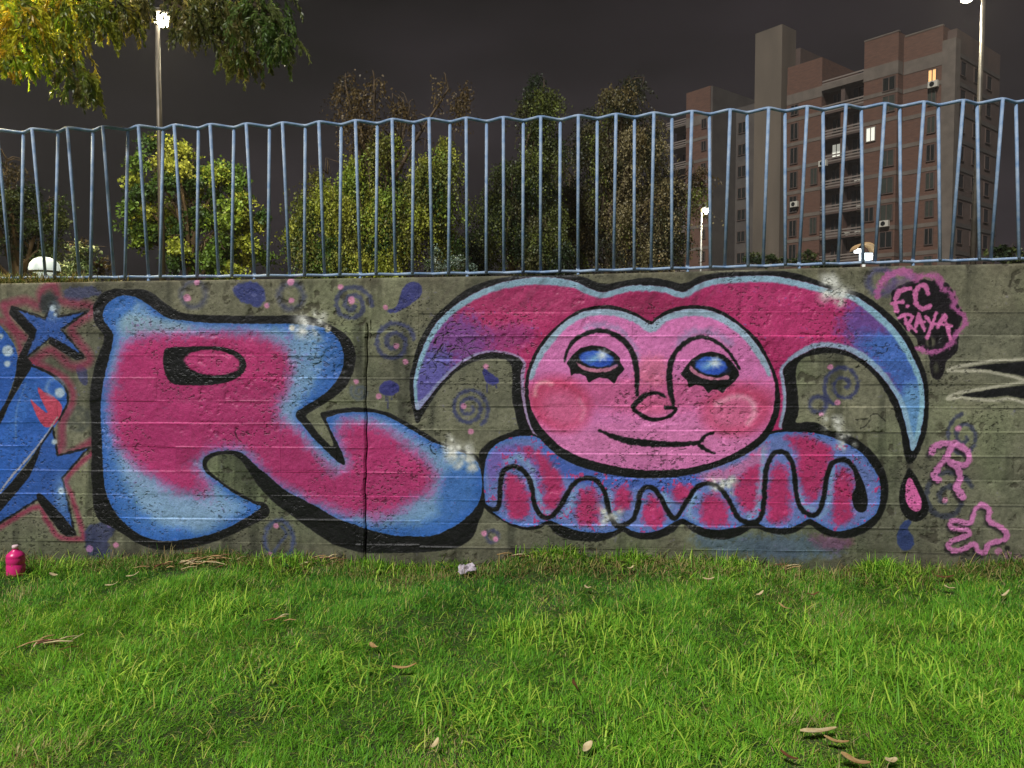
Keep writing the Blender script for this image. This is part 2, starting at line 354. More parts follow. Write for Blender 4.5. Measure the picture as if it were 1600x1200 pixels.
# --- the big letter
RO_ = [(145, 480), (150, 470), (162, 457), (182, 451), (200, 453), (220, 452), (237, 457), (252, 469), (267, 480), (285, 489), (312, 492), (350, 493), (400, 494), (450, 493), (480, 494),
       (505, 502), (537, 520), (550, 535), (556, 556), (552, 580), (540, 605), (520, 622), (500, 635), (480, 647), (479, 653), (487, 663), (500, 680), (517, 697), (521, 693), (511, 668), (501, 648), (508, 643), (530, 639), (555, 637), (580, 639),
       (605, 644), (625, 654), (645, 665), (665, 677), (686, 690), (715, 700), (745, 712), (754, 735), (757, 760), (757, 792), (748, 815), (738, 840), (712, 856), (670, 862), (625, 864), (575, 864), (555, 861), (525, 852), (507, 842), (482, 825),
       (455, 805), (430, 787), (415, 772), (400, 755), (388, 735), (376, 719), (363, 711), (346, 710), (330, 716), (323, 725), (328, 736), (350, 755), (375, 770), (398, 783), (412, 785), (420, 793),
       (419, 806), (400, 817), (370, 832), (337, 846), (300, 856), (270, 860), (237, 857), (212, 847), (190, 833), (172, 822), (155, 812), (147, 790), (144, 750), (143, 700), (142, 657), (140, 632),
       (142, 600), (147, 575), (155, 552), (162, 533), (161, 521), (150, 507), (146, 492)]
RI = [(161, 491), (165, 479), (175, 469), (192, 462), (212, 465), (230, 475), (250, 490), (266, 499), (290, 501), (325, 505), (400, 506), (440, 506), (470, 507), (500, 511), (520, 521), (532, 537), (537, 560),
      (532, 582), (520, 602), (500, 620), (475, 635), (462, 646), (463, 654), (470, 661), (485, 680), (505, 700), (525, 720), (539, 727), (536, 710), (529, 695), (519, 675), (510, 655), (520, 650), (535, 646),
      (560, 644), (585, 645), (607, 652), (630, 664), (650, 676), (668, 687), (690, 696), (718, 706), (742, 718), (751, 737), (753, 760), (750, 780), (740, 797), (720, 815), (700, 827), (675, 837), (645, 838), (612, 836), (575, 827),
      (555, 820), (525, 809), (500, 795), (475, 781), (450, 769), (425, 748), (400, 727), (382, 710), (365, 704), (342, 705), (322, 712), (316, 725), (322, 738), (345, 756), (370, 773), (398, 788), (407, 791),
      (400, 799), (370, 817), (337, 832), (300, 841), (262, 845), (237, 842), (212, 831), (190, 812), (175, 790), (165, 762), (162, 732), (160, 700), (157, 650), (158, 625), (163, 590), (170, 560), (176, 537), (177, 521), (169, 509), (163, 501)]
RP = [(186, 562), (200, 534), (235, 524), (300, 523), (360, 522), (420, 528), (445, 545), (456, 567), (453, 590), (444, 615), (428, 638), (432, 655), (456, 668), (476, 690), (500, 715), (520, 738), (545, 735), (540, 700),
      (522, 668), (560, 660), (590, 668), (625, 690), (655, 712), (684, 748), (668, 770), (640, 785), (600, 803), (565, 803), (530, 797), (500, 786), (470, 772), (440, 756), (412, 735), (398, 712), (375, 697),
      (345, 697), (314, 706), (304, 725), (318, 748), (345, 772), (330, 775), (290, 770), (250, 748), (215, 726), (188, 700), (176, 670), (171, 640), (174, 600)]
mo = fill(RO_); m = edge(mo); paint(m, BLACK); label(m, 1)
mi = fill(RI); me_ = edge(mi); paint(me_, LBLUE)
rim = np.clip((0.975 - blur(mi, 11 * PXT) + FN * .35 + MN * .35) * 2.3, 0, 1) * me_
paint(rim, BLUE, .95, cover=False)
hz_ = softm(fill([(300, 780), (240, 750), (190, 700), (200, 750), (230, 800), (300, 830), (360, 800), (390, 795), (350, 780)]), 12) * me_; paint(hz_, (140, 166, 196), .5)
hz_ = softm(fill([(640, 690), (690, 720), (735, 745), (700, 800), (640, 815), (690, 760)]), 12) * me_; paint(hz_, (112, 150, 194), .6)
paint(softm(fill([(150, 470), (190, 455), (215, 470), (185, 500), (160, 520)]), 5) * me_, (48, 100, 178), .8)
paint(softm(fill([(200, 492), (245, 498), (300, 508), (290, 520), (200, 522), (190, 505)]), 6) * me_, (134, 164, 178), .8)
for pg in ([(500, 520), (545, 520), (550, 590), (500, 640), (470, 650), (490, 600), (505, 560)], [(150, 600), (176, 600), (190, 740), (240, 815), (300, 830), (300, 860), (200, 850), (150, 780)], [(690, 740), (760, 730), (760, 800), (690, 845), (600, 845), (600, 822), (680, 810)]):
    paint(softm(fill(pg), 9, .5, 1.6) * me_, BLUE, .75)
rp = softm(fill(RP), 13, .5, 1.5) * me_; paint(np.clip(softm(fill(RP), 22, .6, 1.3) * 1.3, 0, 1) * me_, (146, 164, 204), .55); paint(np.clip(blur(rp, 11) * 1.6, 0, 1) * me_, (150, 128, 182), .5); paint(rp, PINK, .97)
paint(softm(fill([(200, 560), (240, 600), (420, 600), (440, 560), (400, 540), (240, 540)]), 20) * rp, (184, 52, 112), .5)
paint(softm(fill([(180, 640), (300, 660), (420, 650), (520, 750), (400, 700), (280, 730)]), 20) * rp, (150, 42, 94), .5)
paint(edge(fill([(255, 567), (256, 552), (262, 544), (287, 542), (325, 541), (350, 543), (370, 550), (382, 562), (384, 575), (375, 587), (355, 597), (325, 602), (287, 602), (269, 599), (259, 587)])), BLACK)
paint(ell(331, 567, 45, 20, 1, 4), (178, 56, 112))

# --- jester hat
HO = [(652, 662), (646, 645), (641, 620), (640, 590), (645, 567), (652, 542), (662, 520), (677, 497), (695, 480), (715, 462), (740, 447), (770, 437), (800, 432), (825, 427), (862, 426), (895, 429), (917, 435), (935, 442), (950, 444),
      (970, 440), (1000, 435), (1025, 435), (1050, 440), (1062, 443), (1077, 441), (1092, 432), (1117, 427), (1150, 425), (1200, 424), (1225, 424), (1250, 429), (1282, 440), (1310, 450), (1335, 455), (1352, 462), (1375, 478), (1400, 500), (1420, 525),
      (1435, 555), (1446, 582), (1451, 612), (1451, 650), (1446, 680), (1436, 707), (1425, 724), (1417, 722), (1412, 705), (1407, 672), (1397, 640), (1385, 615), (1370, 592), (1350, 572), (1325, 557), (1300, 552), (1275, 554), (1255, 560), (1245, 573),
      (1244, 595), (1247, 620), (1247, 645), (1243, 660), (1260, 659), (1280, 662), (1290, 674), (1250, 682), (1210, 690), (1100, 700), (900, 700), (840, 695), (815, 678), (810, 668), (805, 645), (800, 620), (801, 590), (799, 572), (792, 563), (785, 561), (762, 561), (737, 567),
      (712, 582), (692, 602), (675, 625), (662, 646)]
HI = [(652, 641), (647, 620), (647, 592), (655, 560), (667, 530), (682, 505), (705, 482), (735, 462), (770, 446), (800, 438), (837, 433), (875, 435), (900, 441), (922, 451), (940, 457), (952, 455), (980, 447), (1012, 446), (1040, 449),
      (1058, 455), (1070, 456), (1087, 446), (1112, 437), (1150, 432), (1200, 431), (1237, 436), (1275, 446), (1300, 453), (1330, 460), (1350, 471), (1375, 490), (1400, 515), (1417, 540), (1432, 570), (1442, 600), (1444, 637), (1438, 677), (1426, 705),
      (1419, 680), (1407, 634), (1392, 607), (1375, 586), (1355, 567), (1330, 552), (1305, 544), (1275, 544), (1250, 555), (1234, 565), (1223, 578), (1225, 592), (1228, 615), (1227, 640), (1221, 665), (1214, 680),
      (1100, 700), (900, 700), (845, 688), (828, 668), (819, 640), (814, 607), (814, 582), (817, 568), (808, 558), (787, 552), (762, 551), (737, 559), (712, 575), (687, 600), (668, 624)]
m = edge(fill(HO)); paint(m, BLACK); label(m, 4)
mi = fill(HI); me_ = edge(mi); paint(me_, (170, 46, 100))
paint(softm(fill([(760, 450), (900, 450), (960, 470), (860, 500), (760, 545), (740, 480)]), 14) * me_, (176, 58, 108), .6)
paint(softm(fill([(1100, 450), (1260, 450), (1320, 480), (1290, 540), (1200, 540), (1160, 490)]), 14) * me_, (178, 56, 110), .7)
paint(softm(fill([(1000, 455), (1060, 462), (1100, 470), (1060, 480), (1016, 500), (960, 474)]), 8) * me_, (138, 36, 76), .5)
paint(softm(fill([(640, 660), (640, 560), (690, 490), (745, 500), (770, 545), (720, 590), (660, 660)]), 16, .8) * me_, (104, 70, 140), .8)
paint(softm(fill([(640, 660), (640, 580), (675, 545), (715, 560), (690, 610), (655, 660)]), 12, .8) * me_, (82, 92, 162), .75)
paint(softm(fill([(740, 520), (800, 505), (840, 520), (800, 550), (750, 545)]), 10) * me_, (130, 60, 130), .5)
paint(softm(fill([(1310, 520), (1340, 470), (1460, 470), (1470, 720), (1400, 720), (1380, 580), (1330, 550)]), 16, .7) * me_, (88, 78, 150), .8)
paint(softm(fill([(1345, 545), (1330, 520), (1400, 520), (1460, 500), (1470, 720), (1400, 720), (1400, 610), (1365, 570)]), 10, .6) * me_, (64, 104, 178), .92)
paint(softm(fill([(1405, 620), (1440, 600), (1450, 700), (1415, 710)]), 10, .6) * me_, (104, 150, 190), .8)
TRIM = [p for p in HI[:38]]
tr = stroke(TRIM, [8, 10, 12, 14, 16, 18, 18, 18, 20, 22, 24, 24, 20, 20, 18, 18, 18, 18, 18, 18, 18, 18, 18, 20, 20, 20, 18, 16, 16, 18, 20, 20, 18, 16, 14, 14, 14, 12], 1.5) * me_
paint(tr, CYAN, .95)
tr = stroke([(652, 641), (668, 624), (687, 600), (712, 575), (737, 559), (762, 551), (787, 552), (808, 558), (817, 568), (814, 582), (814, 607), (819, 640), (830, 668), (850, 688)], [22, 12, 9, 8, 7, 6, 6, 6, 9, 12, 11, 10, 9, 8], 1.5) * me_
paint(tr, (150, 158, 190), .8)
tr = stroke([(1426, 703), (1419, 680), (1407, 634), (1392, 607), (1375, 586), (1355, 567), (1330, 552), (1305, 544), (1275, 544), (1250, 555), (1234, 565), (1223, 578), (1225, 592), (1228, 615), (1227, 640), (1221, 665)], [20, 16, 14, 14, 16, 18, 18, 16, 16, 14, 10, 9, 10, 10, 10, 8], 1.5) * me_
paint(tr, (140, 172, 196), .9)
for k in range(26):                       # thin dark slanting streaks down from the top edge
    u = random.uniform(700, 1290); v = random.uniform(432, 450); l = random.uniform(20, 70); s = random.uniform(-.9, -.2)
    paint(stroke([(u, v), (u + l * s, v + l)], random.uniform(2, 7), 3), (60, 40, 46), random.uniform(.08, .22), cover=False)

# --- ruffled collar
CO = [(800, 675), (785, 680), (765, 690), (752, 702), (748, 714), (752, 735), (754, 760), (752, 785), (760, 797), (775, 808), (800, 822), (822, 828), (842, 826), (855, 820), (866, 832), (882, 841), (912, 846), (940, 845), (960, 838), (973, 831),
      (985, 838), (1005, 843), (1030, 841), (1052, 831), (1066, 819), (1082, 830), (1105, 840), (1132, 843), (1157, 836), (1177, 825), (1200, 832), (1225, 835), (1245, 831), (1264, 820), (1282, 832), (1305, 840), (1330, 840), (1356, 830), (1376, 810),
      (1387, 782), (1388, 758), (1381, 732), (1367, 710), (1350, 694), (1330, 682), (1300, 674), (1275, 668), (1215, 672), (1100, 700), (900, 700), (820, 672)]
CI = [(757, 770), (756, 745), (760, 716), (770, 699), (790, 687), (820, 681), (845, 686), (900, 715), (1012, 735), (1120, 720), (1200, 680), (1250, 675), (1287, 680), (1320, 692), (1345, 707), (1362, 727), (1374, 750), (1376, 775), (1370, 800), (1355, 815), (1335, 825), (1310, 830),
      (1292, 825), (1275, 815), (1265, 811), (1252, 817), (1232, 825), (1200, 824), (1180, 817), (1160, 821), (1130, 827), (1105, 826), (1080, 817), (1067, 810), (1055, 815), (1032, 827), (1010, 832), (990, 830), (974, 823), (955, 831), (925, 832),
      (895, 827), (870, 817), (856, 813), (842, 820), (822, 823), (800, 818), (785, 811), (770, 800), (760, 789)]
paint(softm(fill([(1080, 835), (1180, 838), (1300, 838), (1330, 850), (1290, 870), (1200, 872), (1110, 862)]), 8, .8), (64, 88, 128), .55)
paint(softm(fill([(1262, 835), (1310, 838), (1340, 848), (1300, 860), (1270, 850)]), 6, .8), (120, 54, 84), .5)
mc = edge(fill(CO)); paint(mc, BLACK); label(mc, 6)
mi = fill(CI); me_ = edge(mi); paint(me_, (104, 122, 184))
rim = np.clip((0.9 - blur(mi, 5 * PXT) + FN * .4) * 3, 0, 1) * me_; paint(rim, (70, 112, 188), .8, cover=False)
paint(softm(fill([(840, 690), (900, 725), (1012, 745), (1100, 740), (1060, 770), (960, 762), (880, 745)]), 6) * me_, (60, 90, 176), .75)
paint(softm(fill([(1090, 740), (1150, 725), (1200, 690), (1190, 730), (1140, 750), (1110, 755)]), 6) * me_, (196, 112, 160), .85)
paint(softm(fill([(760, 720), (780, 700), (815, 695), (850, 720), (835, 760), (820, 715), (790, 718), (770, 760)]), 5) * me_, (120, 84, 168), .6)
CP = (172, 48, 98)
for p in ([(790, 745), (805, 742), (820, 758), (828, 800), (815, 812), (795, 806), (788, 780)],
          [(800, 700), (830, 700), (850, 712), (876, 742), (880, 770), (866, 798), (852, 796), (848, 760), (838, 722)],
          [(905, 775), (922, 762), (936, 775), (938, 800), (930, 820), (905, 818), (900, 800)],
          [(960, 770), (972, 760), (986, 768), (984, 795), (972, 800), (962, 792)],
          [(1010, 785), (1020, 768), (1030, 785), (1042, 812), (1020, 824), (1003, 815)],
          [(1048, 768), (1062, 758), (1080, 762), (1066, 785), (1054, 785)],
          [(1095, 785), (1112, 768), (1132, 785), (1138, 815), (1120, 822), (1098, 818)],
          [(1145, 755), (1165, 738), (1188, 722), (1188, 770), (1178, 800), (1160, 796), (1150, 775)],
          [(1205, 735), (1215, 722), (1228, 735), (1236, 790), (1230, 815), (1205, 818), (1200, 780)],
          [(1222, 684), (1262, 682), (1300, 700), (1298, 716), (1286, 760), (1275, 785), (1262, 782), (1250, 755), (1246, 712), (1238, 696)],
          [(1306, 745), (1316, 730), (1330, 738), (1334, 770), (1330, 800), (1340, 812), (1315, 820), (1298, 812), (1304, 780)]):
    h = fill(p); paint(softm(h, 7, .8, 1.6) * me_, (150, 90, 150), .55); paint(softm(h, 5, .9, 1.5) * me_, CP, .95)
for p in ([(826, 740), (838, 765), (846, 795), (858, 800)], [(895, 765), (892, 790), (880, 805)], [(948, 770), (958, 800), (968, 812)], [(1036, 770), (1046, 790)], [(1086, 775), (1076, 800), (1086, 812)],
          [(1194, 700), (1184, 790), (1172, 806)], [(1244, 760), (1256, 790), (1272, 796)], [(1300, 735), (1294, 790), (1280, 808)], [(790, 720), (812, 714), (832, 735)]):
    paint(stroke(p, 7, 4, rough=4) * me_, (136, 172, 206), .7)
W1 = [(757, 788), (766, 796), (774, 796), (780, 788), (781, 770), (783, 747), (790, 733), (800, 729), (808, 730), (820, 738), (830, 757), (834, 782), (841, 800), (853, 809), (865, 804), (877, 789), (887, 770), (900, 753), (915, 747), (930, 750), (941, 762), (947, 777), (952, 800), (962, 820),
      (976, 820), (990, 810), (997, 790), (1000, 773), (1007, 763), (1020, 762), (1032, 777), (1042, 797), (1053, 810), (1061, 804), (1072, 785), (1085, 765), (1097, 757), (1112, 756), (1130, 768), (1143, 790), (1151, 806), (1163, 815), (1180, 816), (1190, 805), (1194, 782), (1195, 750),
      (1199, 728), (1206, 713), (1216, 706), (1227, 708), (1237, 722), (1242, 745), (1245, 775), (1253, 796), (1269, 805), (1281, 798), (1288, 775), (1292, 745), (1299, 726), (1310, 719), (1325, 721), (1336, 734), (1344, 755), (1347, 775)]
paint(stroke(W1, [5] + [7.5] * (len(W1) - 2) + [5], 1), BLACK)
paint(edge(fill([(1334, 735), (1338, 758), (1332, 774), (1335, 793), (1345, 801), (1354, 797), (1356, 780), (1352, 760), (1342, 740)])), BLACK)

# --- face
FO = [(1016, 502), (995, 490), (972, 481), (950, 477), (925, 479), (900, 487), (875, 505), (852, 527), (835, 552), (824, 580), (820, 607), (823, 640), (832, 670), (850, 692), (872, 712), (900, 727), (937, 738), (975, 745), (1012, 748), (1050, 746),
      (1087, 740), (1125, 728), (1162, 712), (1188, 695), (1204, 677), (1214, 655), (1219, 630), (1217, 605), (1211, 582), (1201, 560), (1185, 532), (1162, 510), (1137, 491), (1112, 480), (1087, 477), (1062, 479), (1040, 486), (1025, 496)]
FI = [(1016, 507), (997, 496), (972, 487), (947, 483), (920, 485), (895, 495), (872, 512), (850, 538), (836, 562), (827, 590), (826, 615), (831, 640), (842, 662), (857, 680), (874, 696), (902, 712), (937, 723), (975, 731), (1012, 735), (1050, 734),
      (1087, 729), (1125, 718), (1160, 701), (1184, 684), (1199, 664), (1208, 640), (1211, 612), (1207, 587), (1196, 561), (1172, 526), (1148, 505), (1122, 490), (1095, 483), (1067, 484), (1042, 492), (1027, 500)]
m = edge(fill(FO)); paint(m, BLACK); label(m, 5)
mi = fill(FI); me_ = edge(mi); paint(me_, FPINK)
paint(stroke([(829, 590), (838, 563), (852, 540), (874, 514), (896, 498), (920, 489), (947, 487), (972, 491), (997, 500), (1016, 512), (1029, 505), (1042, 496), (1067, 489), (1095, 488), (1122, 495), (1148, 510), (1170, 530), (1192, 562), (1202, 585)],
             [8, 12, 14, 14, 12, 11, 11, 12, 13, 15, 13, 12, 12, 12, 12, 12, 12, 11, 6], 1.5) * me_, (146, 174, 194), .95)
paint(softm(fill([(830, 600), (1000, 590), (1050, 590), (1208, 600), (1205, 640), (1080, 640), (1020, 650), (960, 640), (832, 640)]), 12) * me_, (188, 76, 118), .5)
paint(softm(fill([(1000, 560), (1040, 560), (1046, 590), (1030, 605), (1000, 600)]), 9) * me_, (206, 110, 140), .7)
paint(softm(fill([(860, 680), (1000, 655), (1160, 650), (1190, 670), (1120, 720), (930, 720)]), 16) * me_, (210, 122, 174), .6)
# cheeks
paint(ell(873, 632, 50, 42, 9, 25) * me_, (188, 62, 100), .8); paint(ell(880, 638, 34, 26, 9, 25) * me_, (198, 98, 142), .85)
paint(stroke([(836, 618), (838, 604), (850, 597), (862, 600)], 5, 3) * me_, (222, 164, 170), .75); paint(stroke([(905, 625), (913, 640), (908, 655)], 5, 4) * me_, (222, 150, 178), .6)
paint(ell(1152, 642, 54, 38, 9, -8) * me_, (188, 62, 100), .8); paint(ell(1146, 644, 38, 26, 8, -8) * me_, (202, 104, 146), .85)
paint(stroke([(1120, 632), (1140, 622), (1160, 620), (1176, 630), (1178, 648), (1168, 662)], 7, 3.5) * me_, (230, 168, 190), .75)
# haze beside the brows
paint(stroke([(918, 512), (945, 508), (968, 516), (986, 534), (996, 556)], 7, 4, rough=5), (140, 140, 178), .55)
paint(stroke([(1060, 538), (1075, 523), (1095, 517), (1118, 522), (1140, 536)], 9, 5, rough=5), (142, 140, 180), .6)
# brows running into the nose
paint(stroke([(882, 565), (887, 547), (900, 530), (920, 520), (942, 517), (962, 524), (980, 538), (990, 557), (995, 583), (995, 617)], [3, 5, 6, 6.5, 7, 8, 8.5, 8.5, 8, 6], 1), BLACK)
paint(stroke([(1051, 626), (1047, 605), (1046, 580), (1053, 555), (1070, 536), (1088, 528), (1105, 528), (1125, 538), (1142, 555), (1155, 576)], [7, 9, 9, 8, 6.5, 6, 5.5, 5, 4, 4], 1), BLACK)
paint(ell(1021, 634, 28, 16, 5) * me_, (204, 96, 140), .7)
mn = stroke([(1039, 620), (1026, 614), (1010, 617), (998, 626), (989, 637), (1000, 647), (1015, 655), (1030, 655), (1047, 650), (1056, 641), (1051, 637), (1040, 637)], [4, 6, 7, 8, 7, 6, 5.5, 5.5, 5.5, 5, 4.5, 5], 1); paint(mn, BLACK)
paint(stroke([(1051, 622), (1053, 637)], 3, 1), BLACK); label(ell(1022, 635, 37, 24, .5), 8)
mm = stroke([(937, 673), (955, 681), (980, 689), (1007, 692), (1037, 694), (1070, 694), (1092, 691), (1098, 685), (1104, 680), (1114, 677)], [4, 7, 10, 11, 9, 7, 6.5, 6, 5, 4], 1)
mm = np.maximum(mm, stroke([(1090, 692), (1095, 697), (1103, 703), (1116, 708)], [5, 6, 5, 3.5], 1)); paint(mm, BLACK); label(mm, 9)
def eye(blk, iris, lid, star):
    m = edge(fill(blk, False), 1, .3); paint(m, BLACK); label(m, 7)
    paint(edge(fill(lid)), (178, 112, 140)); u, v, rx, ry, ro = iris
    paint(ell(u, v, rx, ry, 1.2, ro), (54, 92, 190)); paint(ell(u + 4, v + 5, rx * .8, ry * .45, 3, ro), (34, 66, 170), .6)
    paint(ell(u - 5, v, 10, 5, 3, -20), (126, 178, 206), .75); paint(ell(u - 12, v - 3, 6, 4, 3), (86, 120, 200), .6)
    su, sv = star; paint(ell(su, sv, 6, 6, 5), (214, 220, 226), .9)
    for k in range(8):
        an = k * math.pi / 4 + .3; paint(stroke([(su, sv), (su + 13 * math.cos(an), sv + 11 * math.sin(an))], [4, 1.2], 2), (200, 212, 222), .5)
eye([(885, 567), (895, 554), (907, 544), (925, 539.5), (945, 542), (960, 551), (969, 560), (968, 565), (976, 577), (971, 583), (965, 589), (960, 600), (950, 592), (936, 590), (926, 594), (920, 599), (915, 588), (906, 584), (897, 584), (892, 588), (891, 577)],
    (932, 561, 26, 12.5, 6), [(899, 565), (910, 577), (930, 582), (952, 580), (966, 572), (963, 569), (950, 574), (930, 576), (910, 571)], (941, 555))
eye([(1063, 585), (1070, 575), (1080, 562), (1095, 552.5), (1112, 549), (1130, 554), (1145, 567), (1154, 580), (1155, 587), (1147, 597), (1135, 607), (1129, 615), (1121, 609), (1113, 609), (1107, 615), (1099, 604), (1087, 601), (1076, 606), (1074, 595)],
    (1110, 572, 24, 14, 6), [(1079, 571), (1077, 577), (1086, 586), (1105, 593), (1125, 594), (1139, 592), (1136, 586), (1122, 590), (1105, 588), (1089, 581)], (1117, 567))

# --- right hand side: tag, white-edged shapes, drop, letter, flower
m = edge(softm(fill([(1417, 442), (1440, 437), (1475, 441), (1488, 453), (1497, 475), (1505, 495), (1498, 512), (1498, 535), (1495, 550), (1478, 566), (1475, 585), (1465, 595), (1455, 585), (1452, 562), (1448, 549), (1435, 540), (1431, 525), (1415, 514), (1402, 495),
                        (1394, 475), (1395, 453)]), 2, .6, 3), 1); paint(m, (22, 18, 24), .95); label(m, 11)
paint(ell(1454, 535, 7, 8, 2), (84, 82, 68), .9); paint(ell(1462, 575, 4, 8, 2), (70, 70, 58), .9); paint(stroke([(1453, 528), (1454, 546)], 4, 1), (20, 18, 20), .9)
CL = [(1372, 462), (1374, 450), (1386, 432), (1412, 425), (1430, 436), (1441, 432), (1456, 430), (1470, 440), (1472, 451), (1485, 458), (1492, 472), (1490, 480), (1504, 491), (1509, 505), (1497, 519), (1490, 532), (1475, 544), (1455, 550), (1434, 544)]
paint(stroke(CL, [9, 10, 12, 14, 12, 9, 9, 9, 9, 8, 7, 7, 8, 8, 8, 7, 7, 7, 5], 2.2, rough=4), (182, 96, 156), .85)
paint(stroke([(1385, 452), (1400, 442), (1420, 436)], 12, 5, rough=5), (112, 86, 130), .6)
LT = dict(col=(206, 112, 168))
for p, w in (([(1401, 486), (1399, 468), (1406, 455), (1422, 451)], 7), ([(1395, 473), (1411, 472)], 6), ([(1418, 478), (1418.5, 479)], 6.5),
             ([(1450, 457), (1445, 447), (1436, 447), (1430, 460), (1431, 473), (1440, 482), (1453, 479)], 7.5),
             ([(1405, 497), (1415, 492), (1425, 494), (1423, 502), (1415, 506)], 6), ([(1414, 494), (1419, 514)], 6), ([(1418, 505), (1432, 518)], 6),
             ([(1431, 511), (1436, 491), (1445, 517)], 5.5), ([(1433, 505), (1446, 503)], 4.5), ([(1447, 494), (1455, 506)], 5.5), ([(1463, 489), (1456, 508), (1449, 527)], 5.5),
             ([(1466, 511), (1476, 492), (1485, 530)], 6), ([(1462, 506), (1488, 509)], 5)):
    paint(stroke(p, w, 1, smooth=len(p) > 3, rough=2), LT['col'], .95)
CRM = (178, 174, 156)
U1 = [(1640, 555), (1600, 561), (1562, 563), (1525, 568), (1495, 573), (1480, 579), (1500, 580), (1537, 580), (1575, 587), (1600, 594), (1640, 610)]
U2 = [(1640, 590), (1600, 597), (1562, 603), (1525, 609), (1493, 615), (1480, 624), (1500, 621), (1525, 624), (1555, 626), (1575, 623), (1600, 629), (1640, 645)]
for U, F in ((U1, [(1640, 560), (1600, 565), (1540, 570), (1500, 576), (1540, 577), (1580, 584), (1600, 588), (1640, 600)]), (U2, [(1640, 597), (1600, 602), (1550, 608), (1495, 618), (1540, 622), (1575, 618), (1600, 623), (1640, 636)])):
    m = edge(fill(F, False)); paint(m, (24, 24, 26)); paint(stroke(U, 4.5, 1.2), CRM, .9)
    label(edge(fill(U, False)), 12)
m = edge(fill([(1420, 731), (1430, 742), (1442, 765), (1451, 790), (1447, 806), (1432, 815), (1415, 808), (1406, 790), (1407, 765), (1414, 743)])); paint(m, BLACK); label(m, 13)
paint(edge(fill([(1421, 746), (1427, 752), (1439, 780), (1439, 795), (1430, 799), (1420, 792), (1415, 775), (1416, 755)])), (206, 100, 160)); paint(stroke([(1420, 722), (1420, 735)], 5, 4), BLACK, .7)
def pinkline(pts, w, lab=None, **k):
    paint(stroke([(p[0] - 3, p[1] + 4) for p in pts], w, 2, **k), (26, 22, 28), .8); m = stroke(pts, w, 1.2, rough=2, **k); paint(m, LPINK, .95)
    if lab: label(m, lab)
pinkline([(1455, 707), (1461, 697), (1480, 692), (1497, 695), (1511, 706), (1514, 719), (1503, 727), (1484, 722)], 10, 13)
pinkline([(1488, 697), (1479, 714), (1466, 731), (1459, 744), (1466, 749)], 10, 13); pinkline([(1484, 722), (1497, 732), (1500, 748), (1495, 762), (1504, 776)], [9, 10, 10, 11, 13], 13)
FL = [(1495, 814), (1514, 817), (1521, 806), (1525, 794), (1535, 789), (1546, 796), (1545, 814), (1560, 821), (1573, 832), (1569, 843), (1551, 847), (1543, 852), (1540, 862), (1530, 862), (1522, 850), (1507, 857), (1492, 861), (1482, 854), (1488, 845), (1513, 836), (1510, 828), (1490, 825), (1485, 817)]
pinkline(FL, 8, closed=True); label(edge(fill(FL)), 14)

# --- white sparkles sprayed over everything
def flare(u, v, r, n=7, seed=0, a=.6):
    q = random.Random(seed)
    for k in range(n):
        du, dv = q.uniform(-r, r), q.uniform(-r * .75, r * .75); rr = q.uniform(.18, .42) * r
        paint(ell(u + du, v + dv, rr, rr * q.uniform(.6, 1), rr * .8, q.uniform(0, 90)), (196, 196, 190), a * q.uniform(.6, 1.1), cover=False)
        paint(ell(u + du * .8, v + dv * .8, rr * .4, rr * .4, 2), (236, 236, 228), a * q.uniform(.7, 1.2), cover=False)
flare(492, 508, 26, 12, 1); flare(715, 700, 22, 12, 2, .8); flare(728, 724, 16, 8, 3, .75); flare(1300, 448, 24, 12, 4, .75); flare(1312, 468, 14, 7, 5, .7)
flare(1302, 662, 18, 9, 6, .6); flare(1325, 690, 18, 8, 7, .55); flare(955, 805, 18, 9, 8, .75); flare(1130, 762, 18, 10, 9, .8)
for u, v in ((456, 513), (512, 514)): dot(u, v, 5, (222, 214, 196), .9, 2)

# --- dark pits and scrapes where the skin of the concrete has broken away
pn = fbm(TH, TW, 5, 3, cy=3.5); zone = fbm(TH, TW, 95, 3)
pit = np.clip((pn - 0.64) * 12, 0, 1) * np.clip((zone - 0.46) * 6, .06, 1)
spk = np.clip((fbm(TH, TW, 3, 2) - .80) * 12, 0, 1) * np.clip((fbm(TH, TW, 70, 3) - .40) * 5, .1, 1)
IMG *= (1 - 0.34 * pit)[..., None]; IMG *= (1 - .42 * spk)[..., None]
chip = np.clip((fbm(TH, TW, 16, 4) - 0.65) * 16, 0, 1) * np.clip((fbm(TH, TW, 120, 3) - 0.50) * 8, 0, 1)
k = (chip * 0.5 * (COVER < .5))[..., None]; IMG[:] = IMG * (1 - k) + np.array([40, 36, 28]) * k

